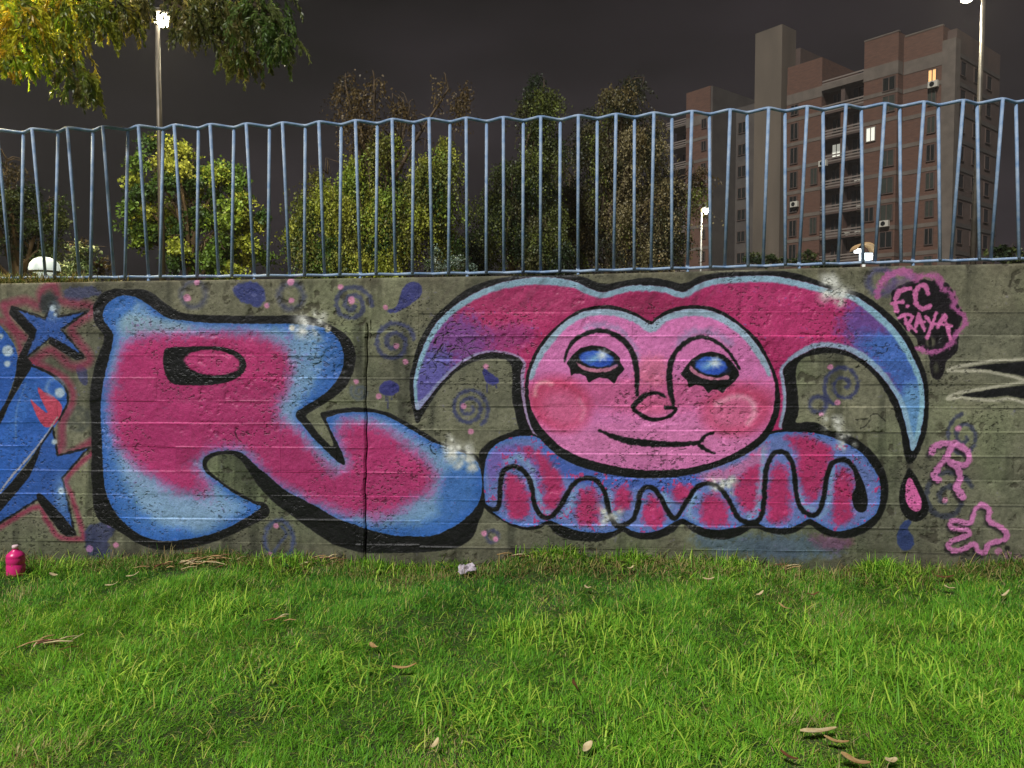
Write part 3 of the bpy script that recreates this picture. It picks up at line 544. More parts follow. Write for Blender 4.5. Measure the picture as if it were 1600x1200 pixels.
# --- relief, in metres, shared by mesh and bump
COURSE_L = sorted(on_y(300, v)[2] for v in (520, 556, 591, 627, 662, 699, 737, 774, 811, 848, 884)); COURSE_R = sorted(on_y(1100, v)[2] for v in (489, 526, 564, 600, 636, 674, 711, 749, 786, 823, 860, 895))
def course_relief(x, z, fine=False):
    h = np.zeros(np.broadcast(x, z).shape, np.float32)
    for CS, sel in ((COURSE_L, x < FORMX), (COURSE_R, x >= FORMX)):
        q = np.random.default_rng(len(CS)); offs = q.uniform(-.0022, .0022, (len(CS) + 1, 12))
        ci = np.searchsorted(CS, z); bi = np.clip(((x + 6) / 1.15 + ci * 0.37 % 1).astype(int), 0, 11)
        hh = offs[ci, bi]
        for k, c in enumerate(CS):
            amp = (0.5 + 0.5 * np.sin(x * (2.1 + k * .7) + k * 3) + .5 * np.sin(x * 9.7 + k))
            hh = hh + 0.0024 * np.clip(amp - .25, 0, 1.3) * np.exp(-((z - c) / (0.0035 if fine else 0.006)) ** 2) - 0.0022 * np.clip(.6 - .5 * amp, 0, 1.4) * np.exp(-((z - c - .008) / .006) ** 2)
        h = np.where(sel, hh, h)
    return h
rel = course_relief(xx, yy, True)
rel = rel + FN * 0.0030 + MN * 0.004 - pit * 0.004 - chip * 0.003 + (fbm(TH, TW, 3, 2) - .5) * .0012
for k in range(3): rel += 0.003 * np.exp(-((xx - on_y((655, 437, 1040)[k], 700)[0]) / .004) ** 2) * ((yy > .5) & (yy < 1.2))
# hair cracks on the left horn
q = random.Random(5)
for (u, v, n) in ((700, 520, 6), (690, 540, 5), (720, 545, 6), (676, 560, 5), (1390, 540, 3), (1360, 560, 3), (1360, 650, 3), (1405, 660, 2), (680, 690, 2), (370, 670, 2)):
    for k in range(n):
        P = [(u, v)]; an = q.uniform(0, 6.28)
        for s in range(5): an += q.uniform(-.7, .7); P.append((P[-1][0] + 6 * math.cos(an), P[-1][1] + 5 * math.sin(an)))
        mk = stroke(P, 1.1, .6); rel -= mk * .003; IMG *= (1 - mk * .55)[..., None]
JW = lambda z: 0.016 * (z - 1) + 0.004 * np.sin(z * 9) + 0.003 * np.sin(z * 31 + 1)
jt = np.clip(1 - np.abs(xx - (JOINT + JW(yy))) / (0.0088 - 0.002 * yy), 0, 1) * (yy < on_y(571, 510)[2]); jt = np.clip(jt * 3, 0, 1)
IMG *= (1 - jt * .93)[..., None]
for CS, sel in ((COURSE_L, xx < FORMX), (COURSE_R, xx >= FORMX)):   # each board left its own tone, with shade painted below joints and highlight above
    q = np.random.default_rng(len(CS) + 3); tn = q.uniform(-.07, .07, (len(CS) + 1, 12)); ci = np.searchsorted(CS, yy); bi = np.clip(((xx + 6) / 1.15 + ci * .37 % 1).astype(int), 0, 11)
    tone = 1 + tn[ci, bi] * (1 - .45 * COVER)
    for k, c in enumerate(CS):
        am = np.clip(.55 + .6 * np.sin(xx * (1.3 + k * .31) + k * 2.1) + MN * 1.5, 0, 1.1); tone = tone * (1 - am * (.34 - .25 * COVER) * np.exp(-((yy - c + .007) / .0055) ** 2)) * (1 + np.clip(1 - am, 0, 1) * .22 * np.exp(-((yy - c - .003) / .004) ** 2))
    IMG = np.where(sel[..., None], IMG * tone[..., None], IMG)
IMG = np.clip(IMG, 0, 255)
def to_image(name, arr, cs):
    im = bpy.data.images.new(name, TW, TH, alpha=False, float_buffer=False); im.colorspace_settings.name = cs
    px = np.ones((TH, TW, 4), np.float32); px[..., :3] = arr; im.pixels.foreach_set(px.ravel()); im.update(); im.pack(); return im
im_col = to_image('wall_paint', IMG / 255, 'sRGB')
hn = np.clip(rel / 0.03 + 0.5, 0, 1); im_h = to_image('wall_relief', np.repeat(hn[..., None], 3, 2), 'Non-Color')
im_c = to_image('wall_cover', np.repeat(blur(COVER, 1)[..., None], 3, 2), 'Non-Color')
# ------------------------------------------------------------------ wall
def wall_material():
    m = bpy.data.materials.new('painted_concrete'); m.use_nodes = True; t = m.node_tree; b = t.nodes['Principled BSDF']
    uv = N(t, 'ShaderNodeUVMap', uv_map='wall_uv')
    ti = N(t, 'ShaderNodeTexImage'); ti.image = im_col; ti.extension = 'EXTEND'; th = N(t, 'ShaderNodeTexImage'); th.image = im_h; th.extension = 'EXTEND'
    tcv = N(t, 'ShaderNodeTexImage'); tcv.image = im_c; tcv.extension = 'EXTEND'
    for n in (ti, th, tcv): t.links.new(uv.outputs[0], n.inputs[0])
    tc = N(t, 'ShaderNodeTexCoord')
    n1 = N(t, 'ShaderNodeTexNoise'); n1.inputs['Scale'].default_value = 150; n1.inputs['Detail'].default_value = 5
    n2 = N(t, 'ShaderNodeTexNoise'); n2.inputs['Scale'].default_value = 38; n2.inputs['Detail'].default_value = 8
    for n in (n1, n2): t.links.new(tc.outputs['Object'], n.inputs['Vector'])
    mul = N(t, 'ShaderNodeMapRange'); mul.inputs[1].default_value = .3; mul.inputs[2].default_value = .7; mul.inputs[3].default_value = .80; mul.inputs[4].default_value = 1.18
    t.links.new(n1.outputs['Fac'], mul.inputs[0])
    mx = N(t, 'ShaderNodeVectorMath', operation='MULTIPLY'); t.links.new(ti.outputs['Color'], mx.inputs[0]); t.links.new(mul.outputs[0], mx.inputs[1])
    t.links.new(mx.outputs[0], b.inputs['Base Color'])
    b1 = N(t, 'ShaderNodeBump'); b1.inputs['Strength'].default_value = 0.9; b1.inputs['Distance'].default_value = 0.022
    b2 = N(t, 'ShaderNodeBump'); b2.inputs['Strength'].default_value = 0.5; b2.inputs['Distance'].default_value = 0.008
    b3 = N(t, 'ShaderNodeBump'); b3.inputs['Strength'].default_value = 0.35; b3.inputs['Distance'].default_value = 0.003
    t.links.new(th.outputs['Color'], b1.inputs['Height']); t.links.new(b1.outputs[0], b2.inputs['Normal']); t.links.new(n2.outputs['Fac'], b2.inputs['Height'])
    t.links.new(b2.outputs[0], b3.inputs['Normal']); t.links.new(n1.outputs['Fac'], b3.inputs['Height']); t.links.new(b3.outputs[0], b.inputs['Normal'])
    rr = N(t, 'ShaderNodeMapRange'); rr.inputs[3].default_value = 0.85; rr.inputs[4].default_value = 0.50
    t.links.new(tcv.outputs['Color'], rr.inputs[0]); t.links.new(rr.outputs[0], b.inputs['Roughness'])
    b.inputs['Specular IOR Level'].default_value = 0.35
    return m
M_WALL = wall_material()
M_CONC = mat('bare_concrete', srgb(92, 88, 70), srgb(120, 115, 92), 2.2, .85, .5, 30)
wall = thing('concrete_wall', 'long board-marked concrete wall covered with a pink and blue spray painted mural', 'wall', (0, 0, 0))
XC = list(np.arange(X0 + .02, X1 - .02, 0.0105)); XC = [x for x in XC if abs(x - JOINT) > .024] + [JOINT - .02, JOINT - .0095, JOINT - .0055, JOINT + .0055, JOINT + .0095, JOINT + .02]; XC = np.array(sorted(XC))
zr = list(np.arange(-.05, 1.96, 0.0115))
for c in COURSE_L + COURSE_R:
    if c > 0: zr += [c - .005, c, c + .005]
zr = np.array(sorted(zr)); zr = zr[np.concatenate([[True], np.diff(zr) > .0025])]
GX, GZ = np.meshgrid(XC, zr)
tp = wall_top(XC)[None, :]; f = np.clip((GZ - 1.55) / (zr[-1] - 1.55), 0, 1); GZ = GZ + f * (tp - zr[-1])
h = course_relief(GX, GZ)
iu = np.clip(((GX - X0) * TPM).astype(int), 0, TW - 1); iv = np.clip(((GZ - Z0) * TPM).astype(int), 0, TH - 1)
h = h + (MN * .010 + LN * .016)[iv, iu] - (chip * .004)[iv, iu]
crack = (np.abs(GX - JOINT) < .007) & (GZ < on_y(571, 505)[2]); GX2 = GX + np.where(np.abs(GX - JOINT) < .03, JW(GZ), 0)
h = np.where(crack, -.055, h)
lipr = GZ > tp - .012; h = np.where(lipr, h - .006, h)
GY = -h
nr, nc = GX.shape
P = np.stack([GX2, GY, GZ], -1); 
cap = P[-1].copy(); cap[:, 1] = .26; cap[:, 2] += .002; capb = cap.copy(); capb[:, 2] -= .5
P = np.concatenate([P, cap[None], capb[None]], 0); nr += 2
V = P.reshape(-1, 3)
I = np.arange(nr * nc).reshape(nr, nc)
F = np.stack([I[:-1, :-1], I[:-1, 1:], I[1:, 1:], I[1:, :-1]], -1)
tmp = new_mesh('tmp', V, F.reshape(-1, 4), True); VN = np.zeros(len(V) * 3, np.float32); tmp.vertex_normals.foreach_get('vector', VN); VN = VN.reshape(-1, 3); bpy.data.meshes.remove(tmp)
UVV = np.stack([(V[:, 0] - X0) / (X1 - X0), np.clip((V[:, 2] - Z0) / (Z1 - Z0), 0, 1)], -1)
fc = V[F.reshape(-1, 4)].mean(1).reshape(nr - 1, nc - 1, 3)
fl = LAB[np.clip(((fc[..., 2] - Z0) * TPM).astype(int), 0, TH - 1), np.clip(((fc[..., 0] - X0) * TPM).astype(int), 0, TW - 1)].copy(); fl[-3:] = 0
# separate regions that share a label number
part_of = np.zeros(fl.shape, int); PARTS = []
def region(code, name, lab=None, px=None, parent=None): PARTS.append((code, name, lab, px, parent))
region(1, 'painted_letter', 'huge bubble letter R in crimson fading to blue'); region(2, 'painted_letter_fragment', 'blue letter cut off by the left edge of the picture')
region(3, 'painted_star', 'upper blue star with black shadow', (0, 440, 150, 600)); region(3, 'painted_star', 'lower blue star beside the cut-off letter', (-100, 640, 150, 860))
region(4, 'painted_jester_hat'); region(5, 'painted_moon_face'); region(6, 'painted_ruffle_collar')
region(7, 'painted_eye', 'left eye', (870, 530, 985, 610), 'painted_moon_face'); region(7, 'painted_eye', 'right eye', (1050, 540, 1170, 620), 'painted_moon_face')
region(8, 'painted_nose', None, None, 'painted_moon_face'); region(9, 'painted_mouth', None, None, 'painted_moon_face')
region(11, 'painted_lettering', 'pink letters F.C RAYA on a black cloud'); region(13, 'painted_teardrop', 'pink drop outlined in black', (1395, 725, 1455, 820)); region(13, 'painted_letter', 'small pink letter R', (1450, 685, 1530, 795))
region(14, 'painted_flower', 'pink outlined flower')
region(12, 'painted_spike', 'upper cream outlined black spike', (1470, 540, 1800, 596)); region(12, 'painted_spike', 'lower cream outlined black spike', (1470, 596, 1800, 660))
for bx in ((510, 430, 590, 520), (575, 495, 655, 580), (695, 595, 775, 685), (1275, 560, 1360, 650), (1465, 640, 1545, 730), (1430, 725, 1530, 830)): region(10, 'painted_swirl', None, bx)
def build_faces(mask, name, parent, lab=None):
    ff = F[mask].reshape(-1, 4)
    if len(ff) < 4: return None
    u, inv = np.unique(ff, return_inverse=True); inv = inv.reshape(-1, 4)
    me = new_mesh(name, V[u], inv, True)
    uvl = me.uv_layers.new(name='wall_uv'); uvl.data.foreach_set('uv', UVV[u][inv.ravel()].astype(np.float32).ravel())
    me.normals_split_custom_set_from_vertices(VN[u].tolist())
    o = link(name, me, M_WALL, parent)
    if lab: o['label'] = lab
    return o
free = np.ones(fl.shape, bool); objs = {}
for code, name, lab, px, par in PARTS:
    mk = (fl == code) & free
    if px:
        a, b = on_y(px[0], px[3]), on_y(px[2], px[1]); mk &= (fc[..., 0] > a[0]) & (fc[..., 0] < b[0]) & (fc[..., 2] > a[2]) & (fc[..., 2] < b[2])
    if not mk.any(): continue
    free &= ~mk; o = build_faces(mk, name, objs.get(par, wall), lab); objs.setdefault(name, o)
build_faces(free & (fc[..., 0] < JOINT), 'concrete_section', wall, 'section left of the joint'); build_faces(free & (fc[..., 0] >= JOINT), 'concrete_section', wall, 'section right of the joint')
core = MB(); xs = [X0 + .02, JOINT, X1 - .02]
for a, b in zip(xs[:-1], xs[1:]):
    za, zb = wall_top(a) - .03, wall_top(b) - .03
    core.add([(a, .07, -.3), (b, .07, -.3), (b, .255, -.3), (a, .255, -.3), (a, .07, za), (b, .07, zb), (b, .255, zb), (a, .255, za)], [(0,3,2,1),(4,5,6,7),(0,1,5,4),(1,2,6,5),(2,3,7,6),(3,0,4,7)])
core.build('wall_core', M_CONC, wall)
for a, b in ((-14, X0 + .02), (X1 - .02, 14)):
    w = MB(); za, zb = wall_top(a), wall_top(b)
    w.add([(a, 0, -.3), (b, 0, -.3), (b, .26, -.3), (a, .26, -.3), (a, 0, za), (b, 0, zb), (b, .26, zb), (a, .26, za)], [(0,3,2,1),(4,5,6,7),(0,1,5,4),(1,2,6,5),(2,3,7,6),(3,0,4,7)])
    w.build('concrete_section', M_CONC, wall)

# ------------------------------------------------------------------ ground
gr_ = np.random.default_rng(3)
def gnoise(x, y):
    return (.018 * np.sin(x * 2.1 + y * 1.3) + .014 * np.sin(x * 3.7 - y * 2.9 + 1) + .012 * np.sin(y * 5.3 + x * .7) + .009 * np.sin(x * 8.3 + 2 * np.sin(y * 4)))
def ground_z(x, y):
    wallrise = .035 * np.exp(-(y / .25) ** 2) * (1 + .8 * np.sin(x * 2.3) + .5 * np.sin(x * 5.1 + 1))
    return gnoise(x, y) * np.exp(-(np.maximum(0, np.abs(x) - 14) / 8)) + wallrise - .012
M_SOIL = mat('soil', srgb(40, 56, 22), srgb(62, 76, 32), 5, .95, .9, 60)
gx = np.concatenate([np.linspace(-150, -12, 14), np.linspace(-11, 11, 221), np.linspace(12, 150, 14)]); gy = np.concatenate([np.linspace(-150, -9, 12), np.linspace(-8.5, .10, 120)])
A, B = np.meshgrid(gx, gy); Z = ground_z(A, B); Vg = np.stack([A, B, Z], -1).reshape(-1, 3); I2 = np.arange(A.size).reshape(A.shape)
Fg = np.stack([I2[:-1, :-1], I2[:-1, 1:], I2[1:, 1:], I2[1:, :-1]], -1).reshape(-1, 4)
link('ground', new_mesh('ground', Vg, Fg, True), M_SOIL, kind='structure')
M_BANK = mat('dry_ground', srgb(44, 42, 26), srgb(78, 70, 40), 3, .95, .9, 30)
ZB = wall_top(0) - .06
gx = np.concatenate([np.linspace(-150, -14.5, 10), np.linspace(-14, 14, 60), np.linspace(14.5, 150, 10)]); gy = np.concatenate([np.linspace(.24, 4, 14), np.linspace(5, 150, 24)])
A, B = np.meshgrid(gx, gy); Z = np.where(B < 5, wall_top(np.clip(A, -14, 14)) - .05 + .012 * np.sin(A * 3 + B * 2), ZB - .02 + .05 * np.sin(A * .5) * np.sin(B * .4)); Vg = np.stack([A, B, Z], -1).reshape(-1, 3); I2 = np.arange(A.size).reshape(A.shape)
Fg = np.stack([I2[:-1, :-1], I2[:-1, 1:], I2[1:, 1:], I2[1:, :-1]], -1).reshape(-1, 4)
link('upper_ground', new_mesh('upper_ground', Vg, Fg, True), M_BANK, kind='structure')

# ------------------------------------------------------------------ grass: every blade is its own little folded strip
def blades(x, y, z, L, W, lean, az, cols, segs=3, curl=None, droop=1.0):
    n = len(x); k = segs * 2 + 1
    V = np.zeros((n, k, 3), np.float32); dx, dy = np.cos(az), np.sin(az); wx, wy = -dy, dx
    px_, py_, pz_ = x.copy(), y.copy(), z.copy(); ang = lean.copy(); st = L / segs
    for s in range(segs + 1):
        w = W * (1 - (s / segs) ** 1.6) * .5 + (0 if s == segs else W * .12)
        if s < segs:
            V[:, 2*s] = np.stack([px_ - wx * w, py_ - wy * w, pz_], -1); V[:, 2*s+1] = np.stack([px_ + wx * w, py_ + wy * w, pz_], -1)
        else: V[:, 2*s] = np.stack([px_, py_, pz_], -1)
        px_ = px_ + dx * np.sin(ang) * st; py_ = py_ + dy * np.sin(ang) * st; pz_ = pz_ + np.cos(ang) * st; ang = ang + (curl if curl is not None else .35 * droop)
    base = (np.arange(n) * k)[:, None]; tris = []
    for s in range(segs - 1):
        a = 2 * s; tris += [(a, a+1, a+3), (a, a+3, a+2)]
    a = 2 * (segs - 1); tris.append((a, a+1, a+2))
    F = (base[:, None, :] + np.array(tris)[None]).reshape(-1, 3)
    C = np.repeat(cols[:, None, :], k, 1)
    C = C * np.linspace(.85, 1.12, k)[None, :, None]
    return V.reshape(-1, 3), F, C.reshape(-1, 3)
M_GRASS = foliage_mat('grass_blade', trans=.34, rough=.5, spec=.18)
def nz(x, y, s, seed):                      # cheap smooth noise over the lawn
    r = np.random.default_rng(seed); v = 0
    for k in range(6):
        a = r.uniform(0, 6.28); f = s * r.uniform(.6, 1.7); v = v + np.sin((x * math.cos(a) + y * math.sin(a)) * f + r.uniform(0, 6.28))
    return v / 3.2
NB = 680000
SPOTS = [(1278, 1143, .10), (1306, 1160, .07), (1233, 1176, .06), (1336, 1192, .08), (1392, 1198, .05), (917, 1160, .05), (898, 1077, .04), (1107, 912, .06), (1187, 933, .06), (1226, 960, .06), (1270, 930, .06), (1476, 905, .09), (1483, 917, .06),
         (1567, 928, .07), (632, 1046, .08), (584, 1013, .05), (680, 1170, .05), (88, 897, .06), (208, 905, .06), (175, 918, .06), (985, 893, .05), (918, 918, .05), (70, 1000, .12), (330, 890, .14), (730, 890, .07), (275, 893, .12), (500, 885, .12)]
SPXY = [(on_z(u, v, .02)[0], on_z(u, v, .02)[1], r) for u, v, r in SPOTS]
def flatten(x, y):                        # grass is pressed down under what lies on it
    f = np.ones(len(x))
    for a, b, r in SPXY: f = np.minimum(f, np.clip(((x - a) ** 2 + ((y - b + .03) * 1.1) ** 2) / (r * r * .8), .32, 1))
    return f
x = gr_.uniform(-5.4, 4.9, NB); y = -4.25 * gr_.random(NB) ** .96 - .005
keep = (np.abs((x - .24) + (y + 5.285) * math.tan(YAW)) < (y + 5.285) * .72 + .8)
x, y = x[keep], y[keep]; n = len(x)
clump = nz(x, y, 9, 1) + .7 * nz(x, y, 22, 2); patch = nz(x, y, 1.6, 3) + .5 * nz(x, y, 4, 9)
edgew = np.exp(y / .22)                     # against the wall: taller, ragged, dry
bare = (nz(x, y, 3.5, 4) * .5 + nz(x, y, 8, 6) * .6 + edgew * 1.0 + .9 * np.exp(-((x + 2.0) / .5) ** 2 - ((y + 2.55) / .3) ** 2) + .5 * np.exp(-((x - .9) / .6) ** 2 - ((y + .45) / .25) ** 2) + .5 * np.exp(-((x - 1.6) / 1.0) ** 2 - ((y + 2.75) / .25) ** 2))
kp = (gr_.random(n) > np.clip((bare - .9) * .6, 0, .5)); x, y, clump, patch, edgew, bare = [a[kp] for a in (x, y, clump, patch, edgew, bare)]; n = len(x)
L = (.038 + .012 * np.clip(clump, -1, 1.6) + .007 * np.clip(patch, -1, 1)) * flatten(x, y) * gr_.lognormal(0, .32, n) * (1 + .15 * edgew); L = np.clip(L, .010, .13)
W = gr_.uniform(.0017, .0034, n); az = (nz(x, y, 5, 5) * 2.2 + nz(x, y, 17, 7) * 1.5 + gr_.normal(0, 1.3, n)); lean = np.clip(gr_.normal(.92, .36, n), .02, 1.5)
g1, g2, g3, g4, dry, dry2 = [lin(c) for c in ((84, 150, 40), (124, 182, 48), (184, 210, 80), (58, 126, 40), (196, 182, 128), (140, 112, 74))]
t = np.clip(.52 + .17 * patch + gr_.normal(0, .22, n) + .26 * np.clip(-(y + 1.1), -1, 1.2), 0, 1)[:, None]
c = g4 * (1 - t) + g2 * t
t2 = (gr_.random(n) < .10 + .05 * np.clip(patch, 0, 2))[:, None]; c = np.where(t2, g3, c)
t3 = (gr_.random(n) < np.clip(.035 + .30 * np.clip(bare - .35, 0, 1) + .25 * edgew, 0, .7))[:, None]; c = np.where(t3, np.where(gr_.random((n, 1)) < .6, dry, dry2), c)
c = c * gr_.uniform(.72, 1.28, (n, 1))
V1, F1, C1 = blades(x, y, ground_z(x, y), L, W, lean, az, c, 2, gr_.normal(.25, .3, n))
# long loose blades and tufts
def extra(n, ylo, yhi, lmin, lmax, wmin, wmax, col, lm=(1.05, .35), xr=(-5.2, 4.7), cl=None):
    if cl is None: x = gr_.uniform(*xr, n); y = gr_.uniform(ylo, yhi, n)
    else:
        k = gr_.integers(0, len(cl), n); c_ = np.array(cl); x = c_[k, 0] + gr_.normal(0, 1, n) * c_[k, 2]; y = np.minimum(c_[k, 1] + gr_.normal(0, 1, n) * c_[k, 2], -.012)
    keep = (np.abs((x - .24) + (y + 5.285) * math.tan(YAW)) < (y + 5.285) * .72 + 1.25); x, y = x[keep], y[keep]; n = len(x)
    cc = np.array([lin(a) for a in col])[gr_.integers(0, len(col), n)] * gr_.uniform(.8, 1.2, (n, 1))
    return blades(x, y, ground_z(x, y) + .002, gr_.uniform(lmin, lmax, n) * flatten(x, y), gr_.uniform(wmin, wmax, n), np.clip(gr_.normal(*lm, n), 0, 1.4), gr_.uniform(0, 6.28, n), cc, 5, gr_.normal(.22, .16, n))
tuft = [on_z(u, v)[:2].tolist() + [r] for u, v, r in ((700, 870, .10), (640, 880, .12), (590, 880, .08), (1130, 895, .14), (870, 880, .12), (980, 885, .10), (1370, 895, .06), (1400, 900, .12), (90, 890, .12), (450, 890, .1), (820, 985, .10), (940, 985, .14),
        (500, 1060, .16), (1250, 1010, .18), (1400, 1050, .22), (980, 1020, .14), (1500, 1080, .2), (1180, 1060, .15), (180, 1080, .16), (330, 960, .15), (1540, 980, .15), (760, 1120, .15), (1050, 1140, .18))]
sets = [(V1, F1, C1), extra(14000, -4.0, -.02, .05, .12, .0022, .0045, ((116, 174, 52), (172, 204, 78), (84, 144, 46), (196, 196, 104))),
        extra(9000, 0, 0, .07, .15, .0035, .007, ((136, 190, 56), (104, 160, 48), (180, 208, 80)), (.75, .4), cl=tuft),
        extra(6500, -.28, -.012, .05, .13, .003, .006, ((110, 140, 60), (80, 120, 44), (170, 156, 100), (140, 120, 80)), (.6, .4)),
        extra(700, -4.0, -.1, .05, .12, .002, .0045, ((196, 180, 120), (160, 130, 80)), (1.25, .15)),
        extra(1200, -.22, -.02, .04, .12, .003, .007, ((190, 170, 120), (130, 96, 60)), (1.35, .1))]
off = 0; VV, FF, CC = [], [], []
for v, f, c in sets: VV.append(v); FF.append(f + off); CC.append(c); off += len(v)
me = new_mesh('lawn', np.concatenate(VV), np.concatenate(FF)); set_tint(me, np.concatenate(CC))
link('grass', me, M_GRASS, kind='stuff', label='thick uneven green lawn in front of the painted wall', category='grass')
# dry grass on the bank behind the fence, thickest at the left end
n = 16000; x = np.concatenate([gr_.uniform(-6, 5, n), gr_.normal(-3.75, .5, 9000)]); y = np.concatenate([gr_.uniform(.05, 1.0, n), gr_.uniform(.02, .7, 9000)]); n = len(x)
z = wall_top(x) - .05 + np.where(y < .26, .05, 0); LL = gr_.uniform(.02, .07, n) * np.where(x < -2.7, 2.0, .62); LL = np.where((y < .26) & (x > -2.9), LL * .5, LL)
kk = (y > .26) | (x < -3.1) | (gr_.random(n) < .18); x, y, z, LL = x[kk], y[kk], z[kk], LL[kk]; n = len(x)
cc = np.array([lin(a) for a in ((150, 138, 80), (96, 100, 48), (120, 104, 66), (84, 110, 44))])[gr_.integers(0, 4, n)] * gr_.uniform(.7, 1.2, (n, 1))
v, f, c = blades(x, y, z, LL, gr_.uniform(.003, .006, n), np.clip(gr_.normal(.7, .4, n), 0, 1.4), gr_.uniform(0, 6.28, n), cc, 3)
me = new_mesh('bank_grass', v, f); set_tint(me, c); link('dry_grass', me, M_GRASS, kind='stuff', label='dry straw coloured grass along the foot of the railing', category='grass')

# ------------------------------------------------------------------ railing on top of the wall
M_GALV = mat('galvanised_blue_grey', srgb(150, 168, 190), srgb(104, 134, 172), 14, .55, .3, 90, metal=0, spec=.45)
fence = thing('railing', 'galvanised zigzag tube railing standing on top of the painted wall', 'railing', (0, .14, wall_top(0)))
YBT, YAT, YBB, YAB = .09, .175, .19, .10
bx0, bx1 = on_y(50, 201, YBT), on_y(1567, 154, YBT); PER = (bx1[0] - bx0[0]) / 26
ax0 = on_y(821, 187, YAT)[0]; PH = PER * .525
tB = lambda x: np.interp(x, [on_y(u, v, YBT)[0] for u, v in FT], [on_y(u, v, YBT)[2] for u, v in FT])
FT = [(50, 201), (217, 196), (387, 193), (498, 190), (616, 186), (850, 182), (1024, 176), (1141, 171), (1260, 166), (1441, 159), (1567, 154)]
FB = [(72, 434), (300, 432), (500, 430), (850, 425), (1136, 417), (1300, 412), (1560, 405)]
bB = lambda x: np.interp(x, [on_y(u, v, .14)[0] for u, v in FB], [on_y(u, v, .14)[2] for u, v in FB])
def ext(f, x):                              # keep the slope beyond the picture
    xa, xb = bx0[0], bx1[0]
    if x < xa: return f(xa) + (x - xa) * (f(xa + 1) - f(xa))
    if x > xb: return f(xb) + (x - xb) * (f(xb) - f(xb - 1)) * .8
    return f(x)
top, bot = [], []; q = random.Random(4)
barsB, barsA = [], []
for i in range(-12, 40):
    x = bx0[0] + i * PER
    if x < -8.5 or x > 8: continue
    jb = q.uniform(-.006, .006); top.append((x, YBT, ext(tB, x) )); bot.append((x + jb, YBB, ext(bB, x) + .002)); barsB.append((top[-1], bot[-1]))
    x2 = x + PH; top.append((x2, YAT, ext(tB, x2) - .004)); bot.append((x2 + q.uniform(-.006, .006), YAB, ext(bB, x2) - .002)); barsA.append((top[-1], bot[-1]))
def rounded(P, r=.028):
    out = [P[0]]
    for a, b, c in zip(P[:-2], P[1:-1], P[2:]):
        b_ = Vector(b); da = (Vector(a) - b_).normalized(); dc = (Vector(c) - b_).normalized(); p0, p1 = b_ + da * r, b_ + dc * r
        out += [tuple(p0), tuple(p0 * .25 + b_ * .5 + p1 * .25), tuple(p1)]
    return out + [P[-1]]
fo = Vector(fence.location)
loc = lambda P: [tuple(Vector(p) - fo) for p in P]
MB().tube(loc(rounded(top)), .0118, 8).build('top_rail', M_GALV, fence, True); MB().tube(loc(rounded(bot, .02)), .0105, 8).build('bottom_rail', M_GALV, fence, True)
unit = MB().tube([(0, 0, 0), (0, 0, .5), (0, 0, 1)], .0112, 10)
ume = new_mesh('bar', unit.v, unit.f, True)
for t_, b_ in barsB + barsA:
    o = link('bar', ume, M_GALV, fence); d = Vector(t_) - Vector(b_); L_ = d.length
    o.location = Vector(b_) - fo; o.rotation_euler = d.to_track_quat('Z', 'Y').to_euler(); o.scale = (1, 1, L_)
foot = MB().tube([(0, 0, -.09), (0, 0, .02)], .013, 8); fme = new_mesh('foot', foot.v, foot.f, True)
for k, (t_, b_) in enumerate(barsB):
    if k % 3 == 0: link('foot', fme, M_GALV, fence, Vector(b_) - fo)
# ------------------------------------------------------------------ lamps
def emit_mat(name, col, s):
    m = bpy.data.materials.new(name); m.use_nodes = True; t = m.node_tree; b = t.nodes['Principled BSDF']
    b.inputs['Base Color'].default_value = col; b.inputs['Emission Color'].default_value = col; b.inputs['Emission Strength'].default_value = s; return m
M_POLE = mat('pole_paint', srgb(92, 86, 78), srgb(70, 66, 60), 6, .5, 0, metal=.3)
M_WPOLE = mat('white_pole', srgb(190, 190, 186), srgb(160, 160, 156), 6, .5)
M_LAMP = emit_mat('lamp_glow', (1, .90, .66, 1), 30); M_LAMPW = emit_mat('lamp_glow_white', (1, .95, .82, 1), 25)
def lamp_post(u, v, dist, r, label, hu=None, pm=M_POLE, lm=M_LAMP, watt=0, col=(1, .90, .64), head=.11, lean=(0, 0), zb=None):
    h = at_d(u, v, dist); zb = ZB if zb is None else zb
    pu = u if hu is None else hu; p = at_d(pu, v, dist)
    t = thing('street_lamp', label, 'street lamp', (p[0], p[1], zb), 0, 'lit lamp posts beyond the wall')
    H = h[2] - zb; dx, dy = h[0] - p[0], h[1] - p[1]
    MB().tube([(lean[0], 0, -.1), (lean[0] * .5, 0, H * .5), (0, 0, H - .05)], [r * 1.35, r * 1.1, r * .8], 10).build('pole', pm, t, True)
    MB().lathe([(r * 2.4, 0), (r * 2.4, .04), (r * 1.5, .10)], 12, (lean[0], 0, 0)).build('base', pm, t)
    if abs(dx) > .05: MB().tube([(0, 0, H - .1), (dx * .5, dy * .5, H + .12), (dx, dy, H + .10)], r * .6, 8).build('arm', pm, t, True)
    MB().lathe([(head * .25, head * 1.5), (head * 1.25, head * 1.1), (head * 1.3, head * .85), (head * .5, head * .8)][::-1], 14, (dx, dy, H)).build('lamp_hood', pm, t, True)
    MB().lathe([(head * .3, -head * .75), (head * .8, -head * .5), (head, 0), (head * .8, head * .6), (head * .3, head * .85)], 16, (dx, dy, H)).build('lamp_globe', lm, t, True)
    lp = Vector((dx, dy, H)) + Vector((CAMP[0] - p[0], CAMP[1] - p[1], 0)).normalized() * (-.45)
    if watt:
        l = bpy.data.lights.new('lamp_light', 'POINT'); l.energy = watt; l.color = col; l.shadow_soft_size = head * 1.3
        lo = bpy.data.objects.new('lamp_light', l); COL.objects.link(lo); lo.parent = t; lo.location = (lp.x, lp.y, H - head)
    return t
